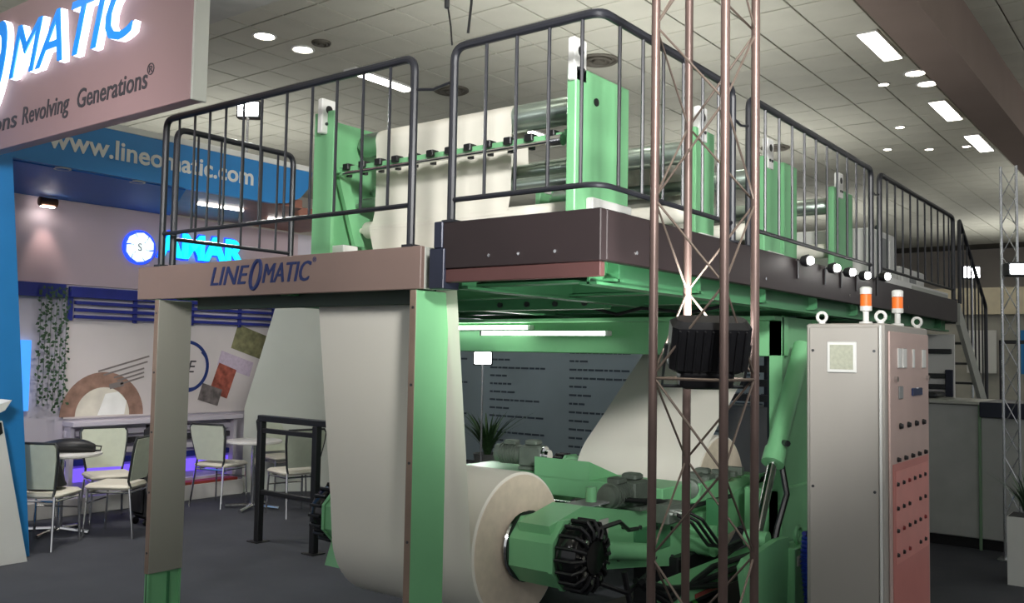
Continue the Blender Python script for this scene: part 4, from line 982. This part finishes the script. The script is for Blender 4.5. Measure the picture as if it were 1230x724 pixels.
# suitcase
p = at(180, 629, 2, 0)
su = thing('suitcase', 'black upright trolley suitcase beside the grey clad post', 'suitcase', (p.x, p.y, 0))
MB().box(p.x-.14, p.x+.12, p.y-.12, p.y+.12, .06, .62, .035).build('shell', BLACK, su)
MB().box(p.x-.11, p.x+.09, p.y-.15, p.y-.121, .12, .5, .02).build('front_pocket', BLACK, su)
MB().tube(round_path([(p.x-.08, p.y+.08, .6), (p.x-.08, p.y+.08, .98), (p.x+.06, p.y+.08, .98), (p.x+.06, p.y+.08, .6)], .02), .01, 6).build('pull_handle', BLACKG, su)
MB().box(p.x-.12, p.x+.1, p.y-.06, p.y+.06, .621, .95, .05).build('laptop_bag', BLACK, su)
MB().cyl((p.x-.1, p.y-.125, .56), (p.x+.08, p.y-.125, .56), .012, 8).build('buckle', CHROME, su)
for x in (-.11, .09):
    for y in (-.09, .09): MB().cyl((p.x+x-.012, p.y+y, .035), (p.x+x+.012, p.y+y, .035), .035, 12).build('wheel', BLACKG, su)

# hanging hoist cables
p = at(541, 52, 2, 4.4)
hc = thing('hanging_cables', 'dark cables and hook hanging from the ceiling', 'cables', (p.x, p.y, 4.35))
MB().tube([(p.x-.03, p.y, CEIL), (p.x-.05, p.y, 5.1), (p.x-.04, p.y, 4.75), (p.x, p.y, 4.55), (p.x+.02, p.y, 4.38)], .008, 6).build('cable', BLACK, hc)
MB().box(p.x-.07, p.x-.03, p.y-.02, p.y+.02, 4.72, 4.95, .008).build('turnbuckle', DSTEEL, hc)
MB().tube([(p.x+.22, p.y, CEIL), (p.x+.24, p.y, 5.0), (p.x+.23, p.y, 4.7), (p.x+.2, p.y, 4.45)], .012, 6).build('cable', BLACK, hc)
MB().tube([(p.x-.05, p.y, 4.85), (p.x+.08, p.y, 4.9), (p.x+.2, p.y, 5.2)], .008, 6).build('cable', BLACK, hc)

# ------------------------------------------------------------------ lamps' own light
def spot(name, loc, target, power, size, blend=.6, col=(1, 1, 1), rad=.06):
    l = bpy.data.lights.new(name, 'SPOT'); l.energy = power; l.spot_size = math.radians(size); l.spot_blend = blend; l.color = col; l.shadow_soft_size = rad
    o = bpy.data.objects.new(name, l); COL.objects.link(o); o.location = loc
    o.rotation_euler = (Vector(target)-Vector(loc)).to_track_quat('-Z', 'Y').to_euler(); return o
fo = MF @ Vector((0, .08, .02)); spot('floodlight_beam', fo, MF @ Vector((0, 2, .02)), 50, 130, .5, (1, 1, .97))
p = at(57, 244, 0, WX+.12); spot('picture_light_beam', (WX+.13, p.y, p.z-.06), (WX+.02, p.y+.08, 2.2), 10, 60, .8, (1, .75, .65), .03)
p = at(298, 131, 0, -7.62); spot('fascia_flood_beam', (p.x+.1, p.y-.1, p.z), (-3, 3.6, 2.6), 200, 110, .6)
p = at(580, 430, 1, 9.5); spot('stand_flood_beam', (p.x+.05, p.y-.08, p.z), (-4.5, 5.5, 1.2), 18, 110, .6)

# added floodlight masts, unseen by the camera: fill for ceiling, platform and booth
def added_flood(x, y, z, power, lab, target=None, size=150, z0=0.0, rad=.35):
    t = thing('added_flood_mast', lab, 'floodlight', (x, y, z0), 'added floodlight masts, unseen by the camera')
    MB().cyl((x, y, z0+.03), (x, y, z-.06), .025, 12).build('pole', SILV, t)
    MB().box(x-.2, x+.2, y-.2, y+.2, z0, z0+.03, .005).build('base_plate', DSTEEL, t)
    d = (Vector(target)-Vector((x, y, z))).normalized() if target else Vector((0, 0, 1))
    M = Matrix.Translation((x, y, z)) @ d.to_track_quat('Z', 'Y').to_matrix().to_4x4()
    MB().box(-.14, .14, -.14, .14, -.06, .06, .015).move(M).build('housing', BLACK, t)
    MB().box(-.12, .12, -.12, .12, .061, .065, .001).move(M).build('lens', FLOODM, t)
    spot('added_flood_beam', M @ Vector((0, 0, .12)), M @ Vector((0, 0, 2)), power, size, 1.0, (1, .99, .965), rad)
for x, y, w in ((2.0, -1, 400), (2.0, 4, 430), (2.0, 9, 430), (2.0, 15, 500), (-4.5, .8, 420), (-9.5, 2, 420), (-13, 9, 500), (-13, 15, 500), (-6.2, 14.8, 500), (-1.2, 21, 600), (-8, 23, 600), (-4, 28, 600)):  # out-of-frame uplights added to lift the ceiling brightness
    added_flood(x, y, 2.5, w*.52, 'added unseen black floodlight on a silver mast, brightening the ceiling')
for y in (6.7, 9.4): added_flood(-4.85, y, 2.62, 190, 'added hidden black floodlight on the platform deck, brightening the ceiling', None, 150, 2.2)  # added uplights hidden by the deck edge, for the ceiling centre
added_flood(1.6, -.4, 3.7, 2300, 'added unseen black floodlight on a tall silver mast, brightening the platform top', (-3.0, 4.9, 3.15), 48)  # added out-of-frame light that brightens the plates and paper
added_flood(-3.4, .4, 3.0, 420, 'added unseen black floodlight on a silver mast, brightening the blue booth', (-8.8, 4.9, 1.9), 75)  # added out-of-frame fill for pillar, fascia and mural

for px, py in ((75, 202), (165, 218)):
    p = at(px, py, 2, 3.2); spot('soffit_beam', (p.x, p.y, 3.17), (p.x-.3, p.y, 0), 70, 120, .8, (1, .95, .9), .05)
